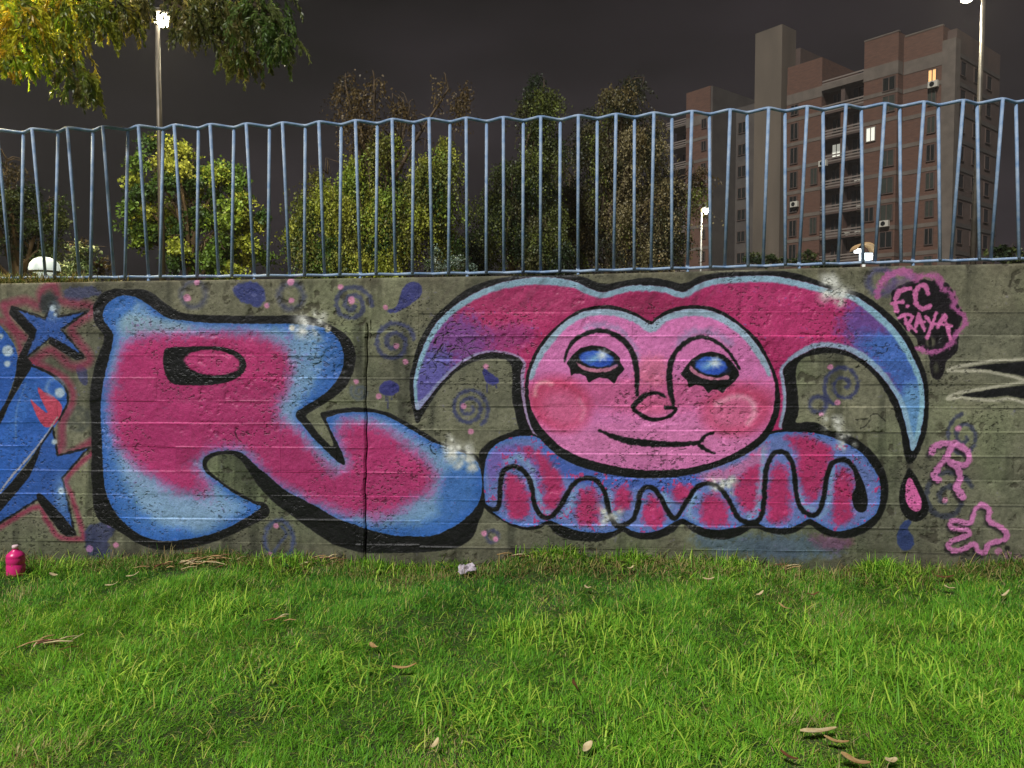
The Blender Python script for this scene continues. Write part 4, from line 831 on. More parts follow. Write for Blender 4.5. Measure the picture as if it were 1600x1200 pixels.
lamp_post(253, 32, 12.0, .036, 'tall lit lamp post behind the leaves of the overhanging branch', hu=246, watt=480, head=.11)
lamp_post(1511, -4, 22, .055, 'tallest lit lamp post at the far right beside the brick towers', hu=1537, watt=900, head=.15, lean=(-.12, 0))
lamp_post(1103, 330, 46, .05, 'distant lit lamp on a thin white post in front of the brick tower block', hu=1096, pm=M_WPOLE, lm=M_LAMPW, watt=700, head=.20)
lamp_post(-75, -95, 7.6, .05, 'lit lamp post just outside the left edge that brightens the overhanging leaves', hu=-110, watt=560, col=(1, .84, .42), head=.12)

# ------------------------------------------------------------------ trees
M_LEAF = foliage_mat('leaf', trans=.25, rough=.5); M_BARK = mat('bark', srgb(84, 70, 52), srgb(56, 46, 36), 8, .9, .8, 20, stretch=(1, 1, .2))
tr_ = np.random.default_rng(11)
def leaf_quads(P, D, L, W, cols):
    """P centres, D direction of the leaf"""
    n = len(P); D = D / (np.linalg.norm(D, axis=1, keepdims=True) + 1e-9); r = tr_.normal(size=(n, 3)); S = np.cross(D, r); S /= np.linalg.norm(S, axis=1, keepdims=True) + 1e-9
    L = L[:, None]; W = W[:, None]
    V = np.stack([P, P + D * L * .5 + S * W * .5, P + D * L, P + D * L * .5 - S * W * .5], 1).reshape(-1, 3)
    F = np.arange(n * 4).reshape(-1, 4); C = np.repeat(cols, 4, 0); return V, F, C
def tree(label, base_px, dist, blobs, cols, n, leaf=(.05, .03), weep=.5, trunk_r=.09, limbs=None, seed=1, hollow=.5, top_dark=None, bark=M_BARK, cat='tree', strand=.55):
    """blobs: (u, v, ru, rv, share) in the picture at that distance, turned into round clumps in space"""
    q = np.random.default_rng(seed); b0 = at_d(base_px, 430, dist); base = np.array([b0[0], b0[1], ZB - .05])
    t = thing('tree' if cat == 'tree' else 'shrub', label, cat, tuple(base)); sc = dist / FPX
    Cc = []; 
    for (u, v, ru, rv, sh) in blobs:
        dd = dist + q.uniform(-.35, .35) * ru * sc; c = at_d(u, v, dd); Cc.append((c - base, ru * sc, rv * sc, sh))
    P, D, K, KB = [], [], [], []; tot = sum(c[3] for c in Cc)
    for c, rx, rz, sh in Cc:
        m = int(n * sh / tot)
        # small clumps inside each mass give light and dark groups
        kc = max(5, int(rx * rz * 26)); cd = q.normal(size=(kc, 3)); cd /= np.linalg.norm(cd, axis=1, keepdims=True); cr_ = q.random((kc, 1)) ** .35; cen = cd * cr_ * np.array([rx, rx * .8, rz]) * .92
        per = max(2, int(m / kc / 12)); cid = np.repeat(np.arange(kc), per); s0 = cen[cid] + q.normal(0, 1, (len(cid), 3)) * np.array([.11, .11, .09]) * (rx ** .5)
        dirs = q.normal(size=(len(cid), 3)); dirs[:, 2] = dirs[:, 2] * .3 - weep * 3; dirs /= np.linalg.norm(dirs, axis=1, keepdims=True)
        ln = q.uniform(.3, 1, len(cid)) * strand * (.35 + weep)
        for j in range(12):
            f = j / 11; p = s0 + dirs * (ln * f)[:, None] + q.normal(0, .022, s0.shape); P.append(p + c)
            dv = q.normal(size=p.shape) * .6; dv[:, 2] -= weep * 1.2; D.append(dv); K.append(cid * 7 + int(c[0] * 50)); KB.append(np.full(len(cid), sh < .6))
    P = np.concatenate(P); D = np.concatenate(D); K = np.concatenate(K)
    kp = P[:, 2] > .02; P, D, K = P[kp], D[kp], K[kp]
    KB = np.concatenate(KB)[kp]; cl = np.array([lin(a) for a in cols]); ct = np.array([lin(a) for a in TW_]); ck = (np.abs(np.sin(K * 12.9898) * 43758.5453) % 1)
    ci = np.clip((ck * len(cl)).astype(int), 0, len(cl) - 1); C = np.where(KB[:, None], ct[ci % 3], cl[ci]) * q.uniform(.6, 1.35, (len(P), 1))
    L = q.uniform(.7, 1.3, len(P)) * leaf[0]; W = q.uniform(.7, 1.3, len(P)) * leaf[1]
    V, F, CC = leaf_quads(P, D, L, W, C); me = new_mesh('crown', V, F); set_tint(me, CC); link('crown', me, M_LEAF, t)
    # trunk and limbs reach into the masses
    mb = MB(); H = max(c[0][2] for c in Cc); top = Vector((q.uniform(-.1, .1), 0, H * .55))
    mb.tube([(0, 0, -.15), (.03, 0, H * .18), (-.04, .02, H * .38), tuple(top)], [trunk_r * 1.3, trunk_r, trunk_r * .8, trunk_r * .55], 9)
    for c, rx, rz, sh in Cc:
        c = Vector(c); s = Vector((-.03, 0, H * q.uniform(.2, .5))); s = Vector((0, 0, min(s.z, max(.2, c.z * .7)))); mid = s.lerp(c, .5) + Vector((q.uniform(-.1, .1), q.uniform(-.1, .1), .12)); end = c + Vector((0, 0, rz * .5))
        mb.tube([tuple(s), tuple(mid), tuple(c), tuple(end)], [trunk_r * .5, trunk_r * .33, trunk_r * .2, trunk_r * .06], 6)
        for _ in range(12 if sh < .6 else 5):
            a = mid.lerp(end, q.random()); d = Vector(q.normal(size=3)); d.z = abs(d.z) * .8; d.normalize(); e = a + d * rx * q.uniform(.6, 1.1); m_ = a.lerp(e, .5) + Vector((0, 0, rx * .15)); dn = e + Vector((q.uniform(-.1, .1), 0, -rz * .45 * weep * 1.5))
            mb.tube([tuple(a), tuple(m_), tuple(e), tuple(dn)], [trunk_r * .15, trunk_r * .10, trunk_r * .07, .004], 5)
    mb.build('trunk', bark, t, True); return t
YG = ((138, 148, 52), (116, 138, 48), (88, 114, 42), (148, 152, 60), (56, 80, 34)); OL = ((102, 110, 46), (72, 84, 40), (124, 122, 54), (46, 54, 28)); BR = ((98, 92, 58), (78, 78, 46), (114, 102, 66), (50, 54, 34), (130, 120, 86)); DK = ((56, 70, 34), (38, 52, 28), (74, 82, 42)); TW_ = ((84, 70, 44), (64, 56, 36), (100, 86, 56))
tree('dark leafy tree at the far left behind the railing', 30, 15, [(20, 340, 42, 55, 3), (60, 390, 40, 45, 3), (-20, 300, 50, 60, 3), (10, 260, 20, 20, .4), (78, 330, 22, 40, 1), (-60, 360, 50, 70, 3)], DK, 15000, seed=2, weep=.25)
tree('rounded yellow green tree lit beside the tall lamp pole at the left', 300, 15, [(272, 232, 38, 28, 2), (240, 262, 35, 32, 2), (300, 280, 50, 40, 4), (352, 270, 38, 28, 2), (225, 318, 32, 34, 2), (285, 340, 50, 45, 4), (350, 345, 48, 45, 4), (392, 335, 26, 44, 1.6), (215, 372, 28, 26, 1.6), (320, 395, 60, 34, 3.4), (375, 395, 40, 32, 2)],
     YG, 30000, leaf=(.065, .048), seed=3, weep=.28, strand=.4)
tree('large drooping tree, thick with vines below and nearly bare twigs on top', 590, 17,
     [(480, 330, 26, 60, 2.4), (505, 290, 32, 50, 3), (545, 300, 40, 70, 5), (595, 290, 40, 70, 5), (640, 330, 40, 70, 5), (600, 380, 60, 45, 5), (520, 380, 50, 45, 5), (680, 270, 36, 50, 3), (700, 240, 22, 40, 1.4), (690, 360, 38, 55, 3), (610, 225, 40, 26, 1.6), (562, 190, 34, 22, .5), (540, 130, 16, 30, .22), (560, 160, 24, 30, .4), (700, 140, 34, 26, .4), (640, 170, 44, 22, .4), (585, 130, 18, 20, .15)],
     YG + OL[:1] + ((104, 106, 46),), 80000, leaf=(.06, .042), seed=5, weep=.75, trunk_r=.12, strand=.8)
tree('thin dark tree behind the middle of the railing with a wispy crown', 800, 19,
     [(850, 135, 36, 28, .9), (845, 180, 34, 34, 1.1), (850, 240, 50, 45, 2), (800, 290, 36, 60, 1.6), (775, 350, 50, 60, 2.4), (840, 330, 40, 70, 3), (850, 380, 50, 42, 3), (740, 390, 36, 40, 1.4)], OL[1:2] + BR[1:2] + DK + ((98, 108, 48), (84, 92, 42)), 50000, leaf=(.062, .04), seed=7, weep=.7, trunk_r=.10, strand=.8)
tree('tall brownish weeping tree just left of the brick tower blocks', 950, 21,
     [(975, 150, 44, 32, 2), (950, 190, 50, 40, 3), (1005, 210, 45, 50, 3), (930, 250, 55, 55, 4), (990, 280, 60, 60, 5), (930, 340, 60, 60, 5), (1000, 360, 60, 60, 5), (1060, 310, 40, 40, 2.4), (1085, 270, 18, 22, .5), (1050, 360, 35, 40, 1.5), (890, 300, 34, 60, 2.4), (900, 380, 40, 44, 2.4)],
     BR + OL[:1], 62000, leaf=(.068, .042), seed=8, weep=.7, trunk_r=.13, strand=.8)
tree('small pale leafed shrub behind the railing near the white dome light', 122, 8.5, [(112, 412, 14, 22, 1), (138, 405, 16, 26, 1.2), (128, 388, 8, 14, .4), (160, 420, 12, 12, .5)], ((120, 134, 92), (90, 110, 70), (150, 160, 120)), 1300, leaf=(.035, .022), seed=9, weep=.05, trunk_r=.012, cat='shrub', strand=.15)
tree('low shrub with leaves coloured pale as lamplight at the foot of the drooping tree', 690, 12, [(700, 408, 30, 14, 1), (672, 398, 14, 18, .6), (726, 415, 20, 12, .6)], ((176, 190, 186), (110, 130, 118), (70, 84, 60)), 1400, leaf=(.035, .022), seed=10, weep=.1, trunk_r=.012, cat='shrub', strand=.15)  # lamplight on these leaves is put into their pale colour
for k, (u, d, bl, lb) in enumerate(((1192, 40, [(1182, 402, 22, 12, 1), (1210, 408, 20, 9, 1)], 'dark rounded bush at the foot of the pale concrete slab tower'), (1262, 40, [(1262, 404, 26, 14, 1), (1290, 412, 22, 9, 1)], 'dark bush in front of the brick block right of the slab tower'),
                                    (1580, 30, [(1575, 398, 30, 14, 1), (1610, 404, 30, 12, 1)], 'dark hedge bush at the right edge behind the railing'))):
    tree(lb, u, d, bl, DK, 1500, leaf=(.14, .09), seed=20 + k, weep=.05, trunk_r=.05, cat='shrub', strand=.3)

# ------------------------------------------------------------------ overhanging branch with feathery hanging leaves
M_FROND = foliage_mat('frond_leaf', trans=.45, rough=.4)
OD = 6.6; tb = (-6.4, 1.3); ft = thing('tree', 'feathery leafed tree whose drooping branches hang into the upper left corner', 'tree', (tb[0], tb[1], ZB - .05)); B0 = Vector((tb[0], tb[1], ZB - .05))
def wp(u, v, d=OD): return Vector(at_d(u, v, d)) - B0
lim = MB()
lim.tube([(0, 0, -.2), (.05, 0, 1.0), (.02, -.05, 2.0), tuple(wp(-330, -60))], [.15, .12, .10, .08], 10); lim.build('trunk', M_BARK, ft, True)
branches = [[wp(-330, -60), wp(-160, 20), wp(-40, 52), wp(30, 44), wp(80, 18), wp(140, 12), wp(170, 8)], [wp(-330, -60), wp(-120, -60), wp(60, -50), wp(220, -40), wp(330, -30), wp(400, 10), wp(440, 40)],
            [wp(-40, 52), wp(40, 60), wp(95, 70), wp(120, 105)], [wp(220, -40), wp(260, 0), wp(300, 25), wp(340, 55), wp(375, 80)], [wp(60, -50), wp(110, -10), wp(150, 14), wp(200, 10)], [wp(330, -30), wp(380, -5), wp(420, 20)]]
for b in branches: MB().tube([tuple(p) for p in b], [.05 * (1 - i / len(b)) * (1 if b is branches[0] or b is branches[1] else .45) + .006 for i in range(len(b))], 7).build('limb', M_BARK, ft, True)
fq = np.random.default_rng(21)
ANCH = []                                   # (u, v, spread u, spread v, count, hang length px, palette)
for a in ((20, 10, 50, 20, 46, 60, 0), (30, 50, 45, 20, 40, 55, 0), (70, 20, 50, 22, 40, 50, 0), (90, 55, 26, 14, 18, 45, 1), (140, 10, 40, 14, 30, 38, 1), (185, 4, 30, 10, 18, 34, 2), (112, 100, 14, 8, 16, 50, 3), (132, 112, 12, 8, 14, 48, 1),
          (225, 2, 26, 8, 14, 28, 2), (255, 30, 12, 10, 10, 36, 1), (275, 0, 30, 12, 22, 34, 2), (320, 5, 34, 16, 34, 40, 2), (350, 30, 26, 16, 24, 40, 2), (375, 60, 22, 20, 22, 44, 3), (400, 15, 26, 20, 34, 52, 4), (425, 30, 16, 24, 20, 44, 4), (430, 68, 16, 10, 16, 44, 4), (362, 90, 12, 10, 12, 32, 3), (10, 80, 20, 10, 14, 30, 0)):
    ANCH.append(a)
ANCH += [(185, 12, 26, 16, 34, 40, 1), (215, 10, 20, 14, 22, 36, 2), (290, 40, 18, 14, 18, 30, 2), (440, 50, 20, 20, 26, 40, 4), (150, 40, 26, 16, 24, 34, 1), (60, -10, 70, 24, 60, 50, 0), (130, -10, 60, 20, 40, 44, 1), (300, -20, 70, 24, 60, 46, 2), (345, 20, 40, 24, 50, 44, 2), (400, 5, 36, 22, 46, 50, 4), (250, 5, 40, 14, 30, 34, 2), (130, 130, 14, 12, 16, 40, 3), (20, 85, 26, 14, 26, 34, 0), (290, 20, 30, 14, 24, 36, 2), (385, 85, 16, 12, 16, 34, 3)]
PAL = [((200, 196, 50), (150, 172, 44), (206, 176, 50), (120, 148, 40)), ((140, 146, 50), (110, 124, 44), (170, 160, 60)), ((112, 112, 62), (92, 98, 50), (128, 120, 70)), ((104, 112, 56), (124, 118, 66), (90, 110, 46)), ((78, 104, 46), (96, 118, 56), (110, 120, 66))]  # brighter yellow sets near the left lamp carry its light in the colour
P, D, Cc, Lf, Wf = [], [], [], [], []
rach = MB()
for (u, v, su, sv, cnt, hang, pal) in ANCH:
    for _ in range(cnt):
        fu, fv = u + fq.normal() * su * .6, v + fq.normal() * sv * .6
        if abs(fu - 253) < 22 and fv < 46: continue
        s = wp(fu, fv, OD + fq.normal() * .35); L = hang * OD / FPX * fq.uniform(.6, 1.25)
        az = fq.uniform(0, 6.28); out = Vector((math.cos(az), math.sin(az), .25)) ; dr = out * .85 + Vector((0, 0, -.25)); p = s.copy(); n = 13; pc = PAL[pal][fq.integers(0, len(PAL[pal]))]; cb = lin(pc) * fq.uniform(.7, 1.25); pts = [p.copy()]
        for j in range(n):
            dr = (dr + Vector((0, 0, -.17))).normalized(); p = p + dr * (L / n); pts.append(p.copy())
            side = dr.cross(Vector(fq.normal(size=3))).normalized()
            for sg in (-1, 1, .3):
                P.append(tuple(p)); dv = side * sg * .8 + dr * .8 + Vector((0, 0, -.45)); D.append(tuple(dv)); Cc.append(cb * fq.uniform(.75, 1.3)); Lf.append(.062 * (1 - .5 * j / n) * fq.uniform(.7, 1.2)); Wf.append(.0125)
        if _ % 3 == 0: rach.tube([tuple(pts[0]), tuple(pts[5]), tuple(pts[-1])], [.003, .002, .001], 4, False)
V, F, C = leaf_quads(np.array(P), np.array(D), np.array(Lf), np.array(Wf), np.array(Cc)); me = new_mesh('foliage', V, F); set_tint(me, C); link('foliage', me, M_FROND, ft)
rach.build('twigs', M_BARK, ft, kind='stuff')

# ------------------------------------------------------------------ apartment blocks
M_BRICK = mat('red_brick', srgb(80, 57, 46), srgb(94, 67, 54), 1.5, .9, .2, 3, stretch=(1, 1, 4)); M_BAND = mat('concrete_band', srgb(100, 91, 82), srgb(86, 78, 70), 1, .9); M_SLAB = mat('slab_concrete', srgb(98, 88, 76), srgb(82, 74, 64), .35, .9, .2, 2, stretch=(1, 1, .25))
M_DARKW = mat('dark_pane', (.012, .014, .013, 1), rough=.15, spec=.6); M_BLIND = mat('green_blind', srgb(44, 50, 40), srgb(34, 38, 32), 4, .7); M_RAIL = mat('pale_rail', srgb(112, 102, 94), rough=.8); M_AC = mat('unit_white', srgb(176, 172, 160), rough=.6); M_SHADE = mat('recess_wall', srgb(84, 68, 60), srgb(68, 56, 50), .5, .9)
M_WARM = emit_mat('window_warm', (1, .55, .22, 1), .5); M_COOL = emit_mat('window_cool', (.85, .86, .75, 1), .42); M_YEL = emit_mat('window_yellow', (1, .75, .3, 1), 1.0); M_GREYW = mat('grey_render', srgb(78, 72, 66), srgb(66, 60, 56), .6, .9)
TH_ = math.atan(1.25); CU = np.array([math.cos(YAW), math.sin(YAW)]); FD = np.array([-math.sin(YAW), math.cos(YAW)])
P0 = at_d(1462, 548, 84)[:2]; 
# keep the corner at 80 m depth along the view axis
dep = (P0 - CAMP[:2]) @ FD; P0 = CAMP[:2] + (P0 - CAMP[:2]) * 80 / dep
ud = CU * math.cos(TH_) - FD * math.sin(TH_)           # along the facade, towards the near corner
wd = np.array([-ud[1], ud[0]]);                         # into the building
ang = math.atan2(ud[1], ud[0])
def s_of(u, off=0.0):                                   # picture column -> metres along the facade (0 at the near corner), off = metres behind the facade line
    d = ray(u, 548)[:2]; A_ = np.array([[d[0], -ud[0]], [d[1], -ud[1]]]); rhs = P0 + wd * off - CAMP[:2]; t_, s_ = np.linalg.solve(A_, rhs); return s_
FH = 2.87; ZR = ZB - 1.0
def z_of(u, v, off=0.0):
    s = s_of(u, off); p = P0 + ud * s + wd * off; d = np.linalg.norm(p - CAMP[:2]); return at_d(u, v, d)[2]
def building(name, label):
    return thing(name, label, 'apartment building', (P0[0], P0[1], ZR), ang)
def zl(z): return z - ZR
class BB:
    def __init__(s, root): s.r = root
    def blk(s, name, m, s0, s1, y0, y1, z0, z1): return MB().box((min(s0, s1), y0, zl(z0)), (max(s0, s1), y1, zl(z1))).build(name, m, s.r)
    def window(s, s0, s1, z0, z1, y, pane=M_DARKW, side=False):
        fr = MB(); w = .09
        if not side:
            for a, b in (((s0, y - .06, z0), (s1, y + .04, z0 + w)), ((s0, y - .06, z1 - w), (s1, y + .04, z1)), ((s0, y - .06, z0 + w), (s0 + w, y + .04, z1 - w)), ((s1 - w, y - .06, z0 + w), (s1, y + .04, z1 - w)), (((s0 + s1) / 2 - w / 2, y - .06, z0 + w), ((s0 + s1) / 2 + w / 2, y + .04, z1 - w))):
                fr.box((a[0], a[1], zl(a[2])), (b[0], b[1], zl(b[2])))
            f = fr.build('window', M_RAIL if pane in (M_COOL, M_YEL) else M_SHADE, s.r)
            if pane in (M_WARM, M_COOL, M_YEL): f['label'] = {M_WARM: 'orange lit window', M_COOL: 'white lit window', M_YEL: 'yellow lit window'}[pane]
            MB().box((s0 + w, y - .02, zl(z0 + w)), (s1 - w, y + .01, zl(z1 - w))).build('pane', pane, f)
        else:                                            # window in a wall that runs back from the street (x = y here)
            for a, b in (((y - .04, s0, z0), (y + .06, s1, z0 + w)), ((y - .04, s0, z1 - w), (y + .06, s1, z1)), ((y - .04, s0, z0 + w), (y + .06, s0 + w, z1 - w)), ((y - .04, s1 - w, z0 + w), (y + .06, s1, z1 - w))):
                fr.box((a[0], a[1], zl(a[2])), (b[0], b[1], zl(b[2])))
            f = fr.build('window', M_SHADE, s.r); MB().box((y - .01, s0 + w, zl(z0 + w)), (y + .02, s1 - w, zl(z1 - w))).build('pane', pane, f)
    def ac(s, s0, z0, y):
        a = MB().box((s0, y - .4, zl(z0)), (s0 + .95, y, zl(z0 + .65))).build('air_conditioner', M_AC, s.r); MB().lathe([(.24, 0), (.24, .03)], 14).build('fan_grille', M_DARKW, a, loc=(s0 + .4, y - .40, zl(z0 + .33))); a.children[0].rotation_euler = (R(90), 0, 0)
# --- right block: protruding brick tower, window bay, near corner and shaded end
b1 = building('apartment_block', 'rightmost brick apartment tower with pale bands and one orange lit window near its top'); B_ = BB(b1)
sA, sB, sC = s_of(1350), s_of(1402), s_of(1462); ztop = z_of(1455, 44)
floors = [ztop - 2.6 - FH * k for k in range(13)]
B_.blk('wall', M_BRICK, sA, sB, -1.2, 12, ZR, ztop + .35); B_.blk('wall', M_BRICK, sB + .002, sC, 0, 12, ZR, ztop)
B_.blk('corner_pillar', M_BAND, sC + .002, sC + 1.3, -.15, 1.0, ZR, ztop - 1.6)
for k, z in enumerate(floors):
    hb = 1.35 if k == 0 else .42
    B_.blk('floor_band', M_BAND, sA - .03, sB + .03, -1.24, -.2, z - hb, z); B_.blk('floor_band', M_BAND, sB + .04, sC - .01, -.04, .5, z - hb, z)
def col_windows(B, ua, ub, y, skip=(), lit={}, pane=M_BLIND, frac=.62):
    a, b = s_of(ua), s_of(ub)
    for k, z in enumerate(floors[:12]):
        if k in skip: continue
        zt = z - (1.35 if k == 0 else .42) - .15; B.window(a, b, max(zt - FH * frac, z - FH + .12) if k else zt - 1.5, zt, y, lit.get(k, pane))
col_windows(B_, 1379, 1399, -1.25, skip=(2,), lit={0: M_DARKW, 3: M_BLIND, 6: M_DARKW, 7: M_DARKW}); col_windows(B_, 1440, 1454, -.05, lit={0: M_WARM, 3: M_DARKW, 6: M_DARKW, 8: M_DARKW}); 
for k, pn in ((2, M_COOL), (5, M_DARKW), (8, M_DARKW)):
    z = floors[k] - .6; B_.window(s_of(1355), s_of(1370), z - 1.6, z, -1.26, pn)
B_.blk('end_wall', M_SHADE, sC + .004, sC + .9, 1.02, 12.5, ZR, ztop - .3)
for k, z in enumerate(floors):
    B_.blk('floor_band', M_GREYW, sC + .91, sC + .95, 1.1, 12.4, z - .42, z)
    if k < 12:
        for a_ in (2.0, 5.4, 8.8): B_.window(a_, a_ + 1.4, z - 2.2, z - .65, sC + .92, M_DARKW, True)
for s_, k in ((s_of(1381), 6), (s_of(1443), 0)): B_.ac(s_, floors[k] - (.1 if k else 3.5) - .0, -1.27 if k else -.08)
B_.blk('parapet', M_BAND, sA - .05, sB + .05, -1.25, -.9, ztop + .36, ztop + .5); B_.blk('parapet', M_BAND, sB + .1, sC, -.05, .3, ztop + .002, ztop + .15)
# --- middle: recessed balconies, brick stair tower, pale slab
b2 = building('apartment_block', 'middle brick apartment block with stacked railed balconies, right of the slab tower'); B_ = BB(b2)
sD, sE = s_of(1224), s_of(1277); ztm = z_of(1277, 90); zbal = z_of(1345, 110)
B_.blk('wall', M_BRICK, sD, sE, 0, 12, ZR, ztm); B_.blk('wall', M_SHADE, sE + .002, sA - .002, 1.3, 12, ZR, zbal - .5)
B_.blk('parapet', M_BAND, sE + .05, sA - .05, -.1, 1.28, zbal - 1.0, zbal - .3)
for k, z in enumerate(floors):
    B_.blk('floor_band', M_BAND, sD - .02, sE + .02, -.04, .5, z - (1.2 if k == 0 else .4), z)
    if k < 12:
        z0 = z - FH
        B_.window(s_of(1230), s_of(1242), z0 + .3, z - 1.3 if k == 0 else z - .6, -.05, M_DARKW)
        if k in (3, 5, 7, 9): B_.window(s_of(1262), s_of(1273), z0 + .3, z - .6, -.05, M_BLIND)
    B_.blk('balcony_slab', M_SHADE, sE + .05, sA - .05, .05, 1.28, z - .5, z - .32)
    for r_ in range(3): B_.blk('balcony_rail', M_RAIL, sE + .05, sA - .05, .0, .06, z - .28 + .32 * r_, z - .12 + .32 * r_)
    if k < 12:
        wS = (sA - sE)
        B_.window(sE + wS * .12, sE + wS * .32, z - 2.5, z - .9, 1.26, M_COOL if k == 2 else M_DARKW); B_.window(sE + wS * .55, sE + wS * .8, z - 2.6, z - .8, 1.26, M_DARKW)
        B_.blk('partition', M_BRICK if k % 2 else M_SHADE, sE + wS * .40, sE + wS * .48, .2, 1.28, z - FH, z - .52)
for u, v in ((1335, 128), (1326, 290), (1330, 330), (1328, 370), (1306, 372), (1234, 325), (1277, 262)):
    B_.ac(s_of(u), z_of(u, v), .9 if u > 1280 else -.06)
MB().box((sA - 1.0, .6, zl(z_of(1344, 205))), (sA - .7, .9, zl(z_of(1344, 194)))).build('balcony_lamp', emit_mat('balcony_lamp', (.9, .95, 1, 1), 4), b2)
b3 = building('slab_tower', 'tall windowless pale concrete slab tower rising above the brick blocks'); b3['category'] = 'tower'; B_ = BB(b3)
sF, sG = s_of(1181), s_of(1222); zs = z_of(1222, 42)
B_.blk('wall', M_SLAB, sF, sG, -1.0, 2.0, ZR, zs); B_.blk('stair_core', M_SHADE, sG - 2, sG + .6, 2.01, 7, ZR, zs - 2.2); B_.blk('wall', M_BRICK, sG + .002, sD - .002, 0.2, 8, ZR, ztm - 2)
# --- left block
b4 = building('apartment_block', 'leftmost brick apartment tower with a grey windowed side, partly behind trees'); B_ = BB(b4)
sH, sI, sJ = s_of(1040), s_of(1076), s_of(1113); ztl = z_of(1112, 137)
B_.blk('wall', M_BRICK, sI, sJ, -1, 10, ZR, ztl); B_.blk('wall', M_SHADE, sH, sI - .002, 2, 10, ZR, ztl - 3.5); B_.blk('side_wall', M_GREYW, sJ + .002, sJ + .3, -.9, 10, ZR, ztl - .05)
B_.blk('wall', M_GREYW, sJ + .302, sF - .002, 4.2, 10, ZR, ztl - 2.0)
for k in range(12):
    z = ztl - 3.4 - FH * k
    B_.blk('floor_band', M_BAND, sI - .02, sJ + .02, -1.04, -.5, z - (1.2 if k == 0 else .38), z)
    B_.blk('balcony_slab', M_BAND, sH, sI - .03, -.3, 1.98, z - .5, z - .35)
    for r_ in range(3): B_.blk('balcony_rail', M_RAIL, sH, sI - .03, -.34, -.28, z - .3 + .3 * r_, z - .14 + .3 * r_)
    B_.window(s_of(1050), s_of(1062), z - 2.4, z - .8, 1.95, M_DARKW)
    B_.window(s_of(1100), s_of(1108), z - 1.9, z - .6, -1.05, M_YEL if k == 4 else M_DARKW)
    for a_, b_ in ((.10, .3), (.55, .78)):
        w_ = sF - sJ; B_.window(sJ + w_ * a_, sJ + w_ * b_, z - 2.1, z - .6, 4.15, M_COOL if (k == 3 and a_ > .5) else M_DARKW)
B_.window(s_of(1030), s_of(1040), z_of(1035, 411), z_of(1035, 397), -.36, M_WARM)

hb = MB().box((-155, -155, -3.5), (155, 155, 52)); M_HAZE = bpy.data.materials.new('night_haze'); M_HAZE.use_nodes = True; t_ = M_HAZE.node_tree; t_.nodes.remove(t_.nodes['Principled BSDF'])
pv = N(t_, 'ShaderNodeVolumePrincipled'); pv.inputs['Color'].default_value = (.86, .82, .84, 1); pv.inputs['Density'].default_value = .0006; pv.inputs['Anisotropy'].default_value = .3
t_.links.new(pv.outputs[0], t_.nodes['Material Output'].inputs['Volume']); hb.build('haze', M_HAZE, kind='stuff')
# ------------------------------------------------------------------ small lit things on the upper ground
p = at_d(70, 430, 7.0); t = thing('garden_light', 'white domed garden light glowing behind the dry grass at the left end of the railing', 'garden light', (p[0], p[1], ZB - .04))
M_DOME = mat('dome_white', srgb(210, 215, 205), rough=.35, emit=(.85, .95, .85, 1), estr=.6); hz = p[2] - ZB + .03
MB().tube([(0, 0, -.05), (0, 0, hz + .02)], .02, 10).build('post', M_POLE, t, True); MB().lathe([(.05, hz), (.05, hz + .02), (.105, hz + .035), (.11, hz + .06), (.10, hz + .10), (.075, hz + .13), (.04, hz + .147), (.01, hz + .152)], 22).build('dome', M_DOME, t, True); MB().lathe([(.112, hz + .028), (.117, hz + .038), (.11, hz + .042)], 22).build('rim', M_POLE, t)
p = at_d(1351, 400, 25); t = thing('street_lamp', 'low lamp with a curved tan hood and white lit box before the brick blocks', 'street lamp', (p[0], p[1], ZB), YAW, 'lit lamp posts beyond the wall'); hz = p[2] - ZB
roof = MB(); n_ = 12; pr = []
for k in range(n_ + 1):
    a = R(165) - R(160) * k / n_; pr.append((-.02 + .30 * math.cos(a), .26 * math.sin(a)))
for k in range(n_):
    (xa, za), (xb, zb_) = pr[k], pr[k + 1]; roof.add([(xa, -.2, hz + .12 + za), (xb, -.2, hz + .12 + zb_), (xb, .3, hz + .12 + zb_), (xa, .3, hz + .12 + za), (xa, -.2, hz + .09 + za), (xb, -.2, hz + .09 + zb_), (xb, .3, hz + .09 + zb_), (xa, .3, hz + .09 + za)], [(0,1,2,3),(7,6,5,4),(0,4,5,1),(2,6,7,3)])
roof.build('hood', mat('hood_tan', srgb(176, 146, 108), rough=.5), t); MB().tube([(.0, .05, -.1), (.0, .05, hz - .12)], .05, 10).build('post', M_WPOLE, t, True)
MB().box((-.10, -.08, hz - .12), (.20, .14, hz + .08)).build('light_box', emit_mat('box_glow', (.75, .9, 1, 1), 1.8), t)
MB().box((-.27, -.1, hz + .10), (-.10, .1, hz + .20)).build('lamp_tube', emit_mat('tube_glow', (.95, .97, 1, 1), 6), t)

# ------------------------------------------------------------------ bottle
p = on_z(25, 896, .01); bt = thing('bottle', 'small bright pink plastic bottle with a white cap standing on the grass against the wall', 'bottle', (p[0], min(p[1], -.09), ground_z(p[0], -.1) ))
M_PK = mat('pink_plastic', srgb(214, 40, 120), rough=.35, spec=.5); M_CAP = mat('pale_cap', srgb(226, 196, 200), rough=.5)
MB().lathe([(.045, 0), (.054, .006), (.056, .02), (.056, .075), (.053, .08), (.053, .086), (.0565, .092), (.0565, .118), (.054, .128), (.056, .133), (.053, .146), (.036, .163), (.019, .176), (.017, .186), (.019, .188)], 28).build('body', M_PK, bt, True)
MB().lathe([(.020, .186), (.020, .204), (.016, .208)], 16).build('cap', M_CAP, bt, True)

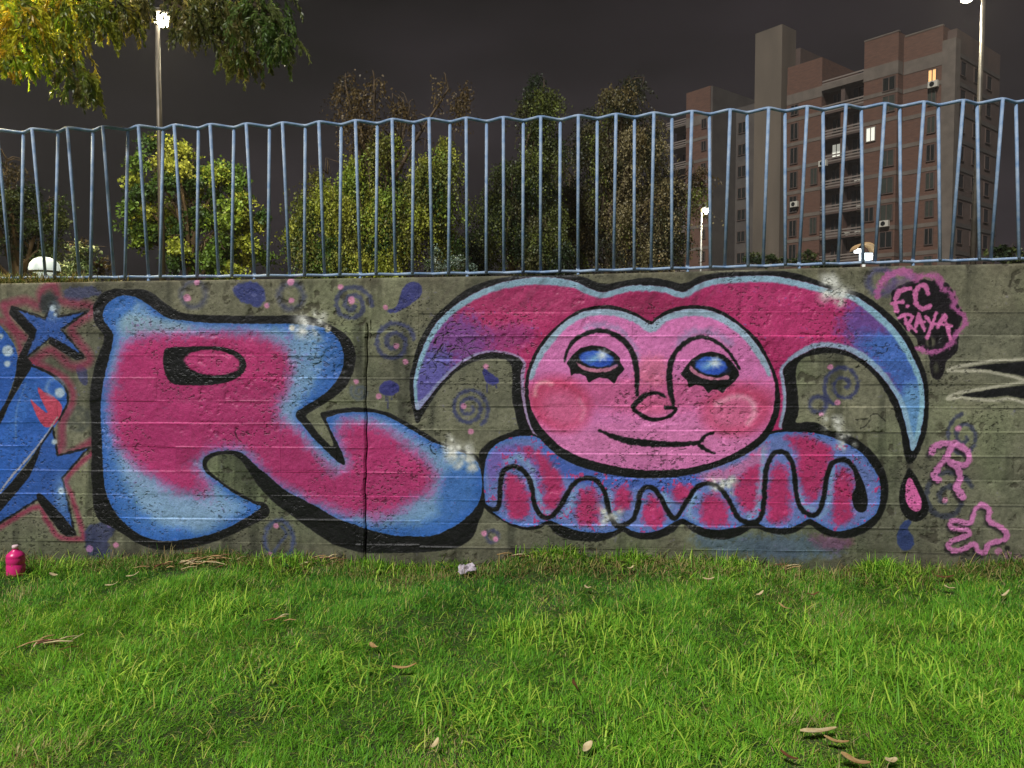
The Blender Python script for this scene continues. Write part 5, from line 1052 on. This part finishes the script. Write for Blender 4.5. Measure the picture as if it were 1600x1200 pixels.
# ------------------------------------------------------------------ litter on the lawn
M_DRY = mat('dry_leaf', srgb(190, 160, 110), srgb(150, 112, 66), 30, .7, .5, 60); M_DRYB = mat('brown_leaf', srgb(120, 74, 44), srgb(84, 52, 34), 30, .7, .5, 60); M_DRYP = mat('pale_leaf', srgb(206, 190, 150), srgb(180, 156, 110), 30, .7, .4, 60)
def leaf(u, v, length, width, rz, m, label, curl=.35, tilt=0, lift=.05, name='fallen_leaf', cat='leaf'):
    p = on_z(u, v, .03); n = 9; mb = MB(); vs = []; length *= .88
    for i in range(n + 1):
        f = i / n; w = width * .5 * math.sin(math.pi * (f * .92 + .05)) ** .7; x_ = (f - .5) * length; z_ = curl * length * (f - .5) ** 2 * 2
        vs += [(x_, -w, z_ + w * .55), (x_, 0, z_), (x_, w, z_ + w * .5 * math.cos(f * 5))]
    fs = []
    for i in range(n):
        a = i * 3; fs += [(a, a+3, a+4, a+1), (a+1, a+4, a+5, a+2)]
    k = len(vs); vs2 = vs + [(a, b, c - .0012) for a, b, c in vs]; fs += [tuple(j + k for j in f[::-1]) for f in fs]
    mb.add(vs2, fs); me = new_mesh(name, mb.v, mb.f, True)
    o = link(name, me, m, loc=(p[0], p[1], ground_z(p[0], p[1]) + lift)); o.rotation_euler = (R(tilt + 24), R(random.uniform(-6, 6)), R(rz))
    o.rotation_euler = (Matrix.Rotation(R(22), 3, 'X') @ Matrix.Rotation(R(rz), 3, 'Z') @ Matrix.Rotation(R(tilt), 3, 'X')).to_euler(); o['label'] = label; o['category'] = cat; o['group'] = 'dry leaves scattered on the lawn'; return o
leaf(1278, 1143, .165, .030, 8, M_DRYP, 'longest pale dry leaf lying level near the bottom right of the lawn', .1)
leaf(1306, 1160, .10, .022, -14, M_DRY, 'tan curled leaf just below the longest pale leaf', .3)
leaf(1233, 1176, .075, .020, -32, M_DRYB, 'reddish brown curled leaf left of and below the longest pale leaf', .3)
leaf(1336, 1192, .11, .036, -22, M_DRY, 'broad brown tan leaf cut by the bottom edge of the picture', .3)
leaf(1392, 1198, .05, .03, 10, M_DRYP, 'small pale leaf at the very bottom edge, right of the broad brown one', .3)
leaf(917, 1160, .065, .026, 52, M_DRYP, 'upright pale leaf standing out near the bottom middle', .2, 30)
leaf(898, 1077, .075, .020, 105, M_DRYB, 'dark pointed leaf sticking up in the middle of the lawn', .1, 62)
leaf(1107, 912, .085, .026, 8, M_DRYP, 'cream leaf below the pink face in the short grass', .3)
leaf(1187, 933, .075, .022, 40, M_DRYP, 'cream leaf slanting in the grass, right of the one under the face', .3)
leaf(1226, 960, .085, .022, -35, M_DRY, 'tan curled leaf slanting the other way in the right middle of the lawn', .4)
leaf(1270, 930, .09, .02, 14, M_DRYB, 'brownish leaf with a bent tip in the grass right of the cream leaves', .4)
leaf(1476, 905, .14, .03, 5, M_DRYB, 'red brown leaf lying at the wall foot under the pink flower', .2)
leaf(1483, 917, .07, .024, -20, M_DRYP, 'small pale leaf just in front of the red brown one by the wall', .3)
leaf(1567, 928, .10, .020, 25, M_DRYP, 'crescent shaped pale leaf near the right edge of the lawn', .7)
leaf(632, 1046, .13, .024, 12, M_DRY, 'tan withered leaf in the grass left of the middle', .3)
leaf(584, 1013, .06, .03, -30, M_DRY, 'small tan leaf in the grass above the withered one', .4)
leaf(680, 1170, .055, .022, 70, M_DRYP, 'little cream leaf low in the picture, left of the middle', .3)
leaf(88, 897, .085, .036, 12, M_DRYP, 'pale crumpled leaf in the grass right of the pink bottle', .6)
leaf(208, 905, .09, .024, 40, M_DRYP, 'pale forked leaf in the grass below the blue blob on the wall', .3)
leaf(175, 918, .085, .022, 28, M_DRYP, 'thin pale leaf just left of the forked one', .3)
leaf(985, 893, .06, .02, 30, M_DRYP, 'small whitish scrap of leaf at the wall foot under the collar', .5)
leaf(918, 918, .05, .03, -10, M_DRYP, 'round whitish leaf in the grass under the chin of the face', .6)
def straw_pile(u, v, n, spread, label, cols=(M_DRY, M_DRYP, M_DRYB)):
    p = on_z(u, v, .02); t = thing('dry_stalks', label, 'dry stalks', (p[0], p[1], ground_z(p[0], p[1]) + .02)); q = random.Random(int(u))
    for k in range(n):
        a = q.gauss(.45, .5); L = q.uniform(.05, .15); c = Vector((q.gauss(0, spread), q.gauss(0, spread * .35), q.uniform(0, .03))); d = Vector((math.cos(a), math.sin(a) * .6, q.uniform(-.1, .3))) * L / 2
        if c.y + p[1] > -.03: c.y = -.03 - p[1]
        MB().tube([tuple(c - d), tuple(c + Vector((0, 0, .006))), tuple(c + d)], [.0035, .0045, .002], 5).build('stalk', cols[k % len(cols)], t)
straw_pile(330, 886, 16, .10, 'heap of dry stalks at the wall foot below the big letter'); straw_pile(275, 890, 12, .12, 'loose brown stalks at the wall foot left of the larger heap')
straw_pile(70, 1000, 12, .09, 'flattened dry stalks in the grass at the far left'); straw_pile(500, 882, 10, .14, 'reddish dry stalks at the wall foot left of the joint'); straw_pile(1235, 890, 5, .08, 'few straight straws leaning at the wall foot right of the collar')
straw_pile(830, 868, 8, .10, 'brown stalks at the wall foot where letter and collar meet'); straw_pile(430, 968, 4, .05, 'bent straws in the grass left of the middle')
p = on_z(730, 890, .03); o = MB(); q = np.random.default_rng(2)
me_n = 7; vv = []; 
for i in range(me_n):
    for j in range(me_n): vv.append(((i / 6 - .5) * .11 + q.normal() * .006, (j / 6 - .5) * .07 + q.normal() * .005, abs(q.normal()) * .016 + .008))
ff = [(i * 7 + j, (i + 1) * 7 + j, (i + 1) * 7 + j + 1, i * 7 + j + 1) for i in range(6) for j in range(6)]; vv2 = vv + [(a, b, c - .003) for a, b, c in vv]
o = link('paper_scrap', new_mesh('paper_scrap', vv2, ff + [tuple(a + 49 for a in f[::-1]) for f in ff]), mat('crumpled_paper', srgb(196, 186, 196), srgb(150, 140, 150), 40, .7), loc=(p[0], p[1], ground_z(p[0], p[1]) + .045)); o.rotation_euler = (R(28), R(-8), R(20))
o['label'] = 'crumpled greyish white scrap of paper in the grass below the wall joint'; o['category'] = 'paper'
# broad leaved weeds at the wall foot
M_WEED = foliage_mat('weed_leaf', trans=.3)
def weed(u, v, n, L, col, label):
    p = on_z(u, v, .01); q = np.random.default_rng(int(u)); t = thing('weed', label, 'weed', (p[0], min(p[1], -.05), ground_z(p[0], -.06)))
    for k in range(n):
        az = q.uniform(0, 6.28); cc = lin(col) * q.uniform(.8, 1.2); ll = L * q.uniform(.7, 1.1)
        v_, f_, c_ = blades(np.zeros(1), np.zeros(1), np.zeros(1), np.array([ll]), np.array([ll * .34]), np.array([q.uniform(.2, .8)]), np.array([az]), cc[None], 6, np.array([.15]))
        w = ll * .34; me = new_mesh('leaf', v_, f_, True); set_tint(me, c_); link('leaf', me, M_WEED, t)
weed(1372, 893, 5, .10, (90, 150, 40), 'bright green upright weed at the wall foot below the teardrop'); weed(1150, 882, 9, .07, (80, 150, 36), 'bright green spreading weed at the wall foot under the collar'); weed(705, 870, 8, .09, (50, 110, 60), 'dark leaved weed at the wall foot right of the joint')
weed(455, 893, 6, .07, (60, 110, 60), 'small dark weed at the wall foot right of the straw heap')
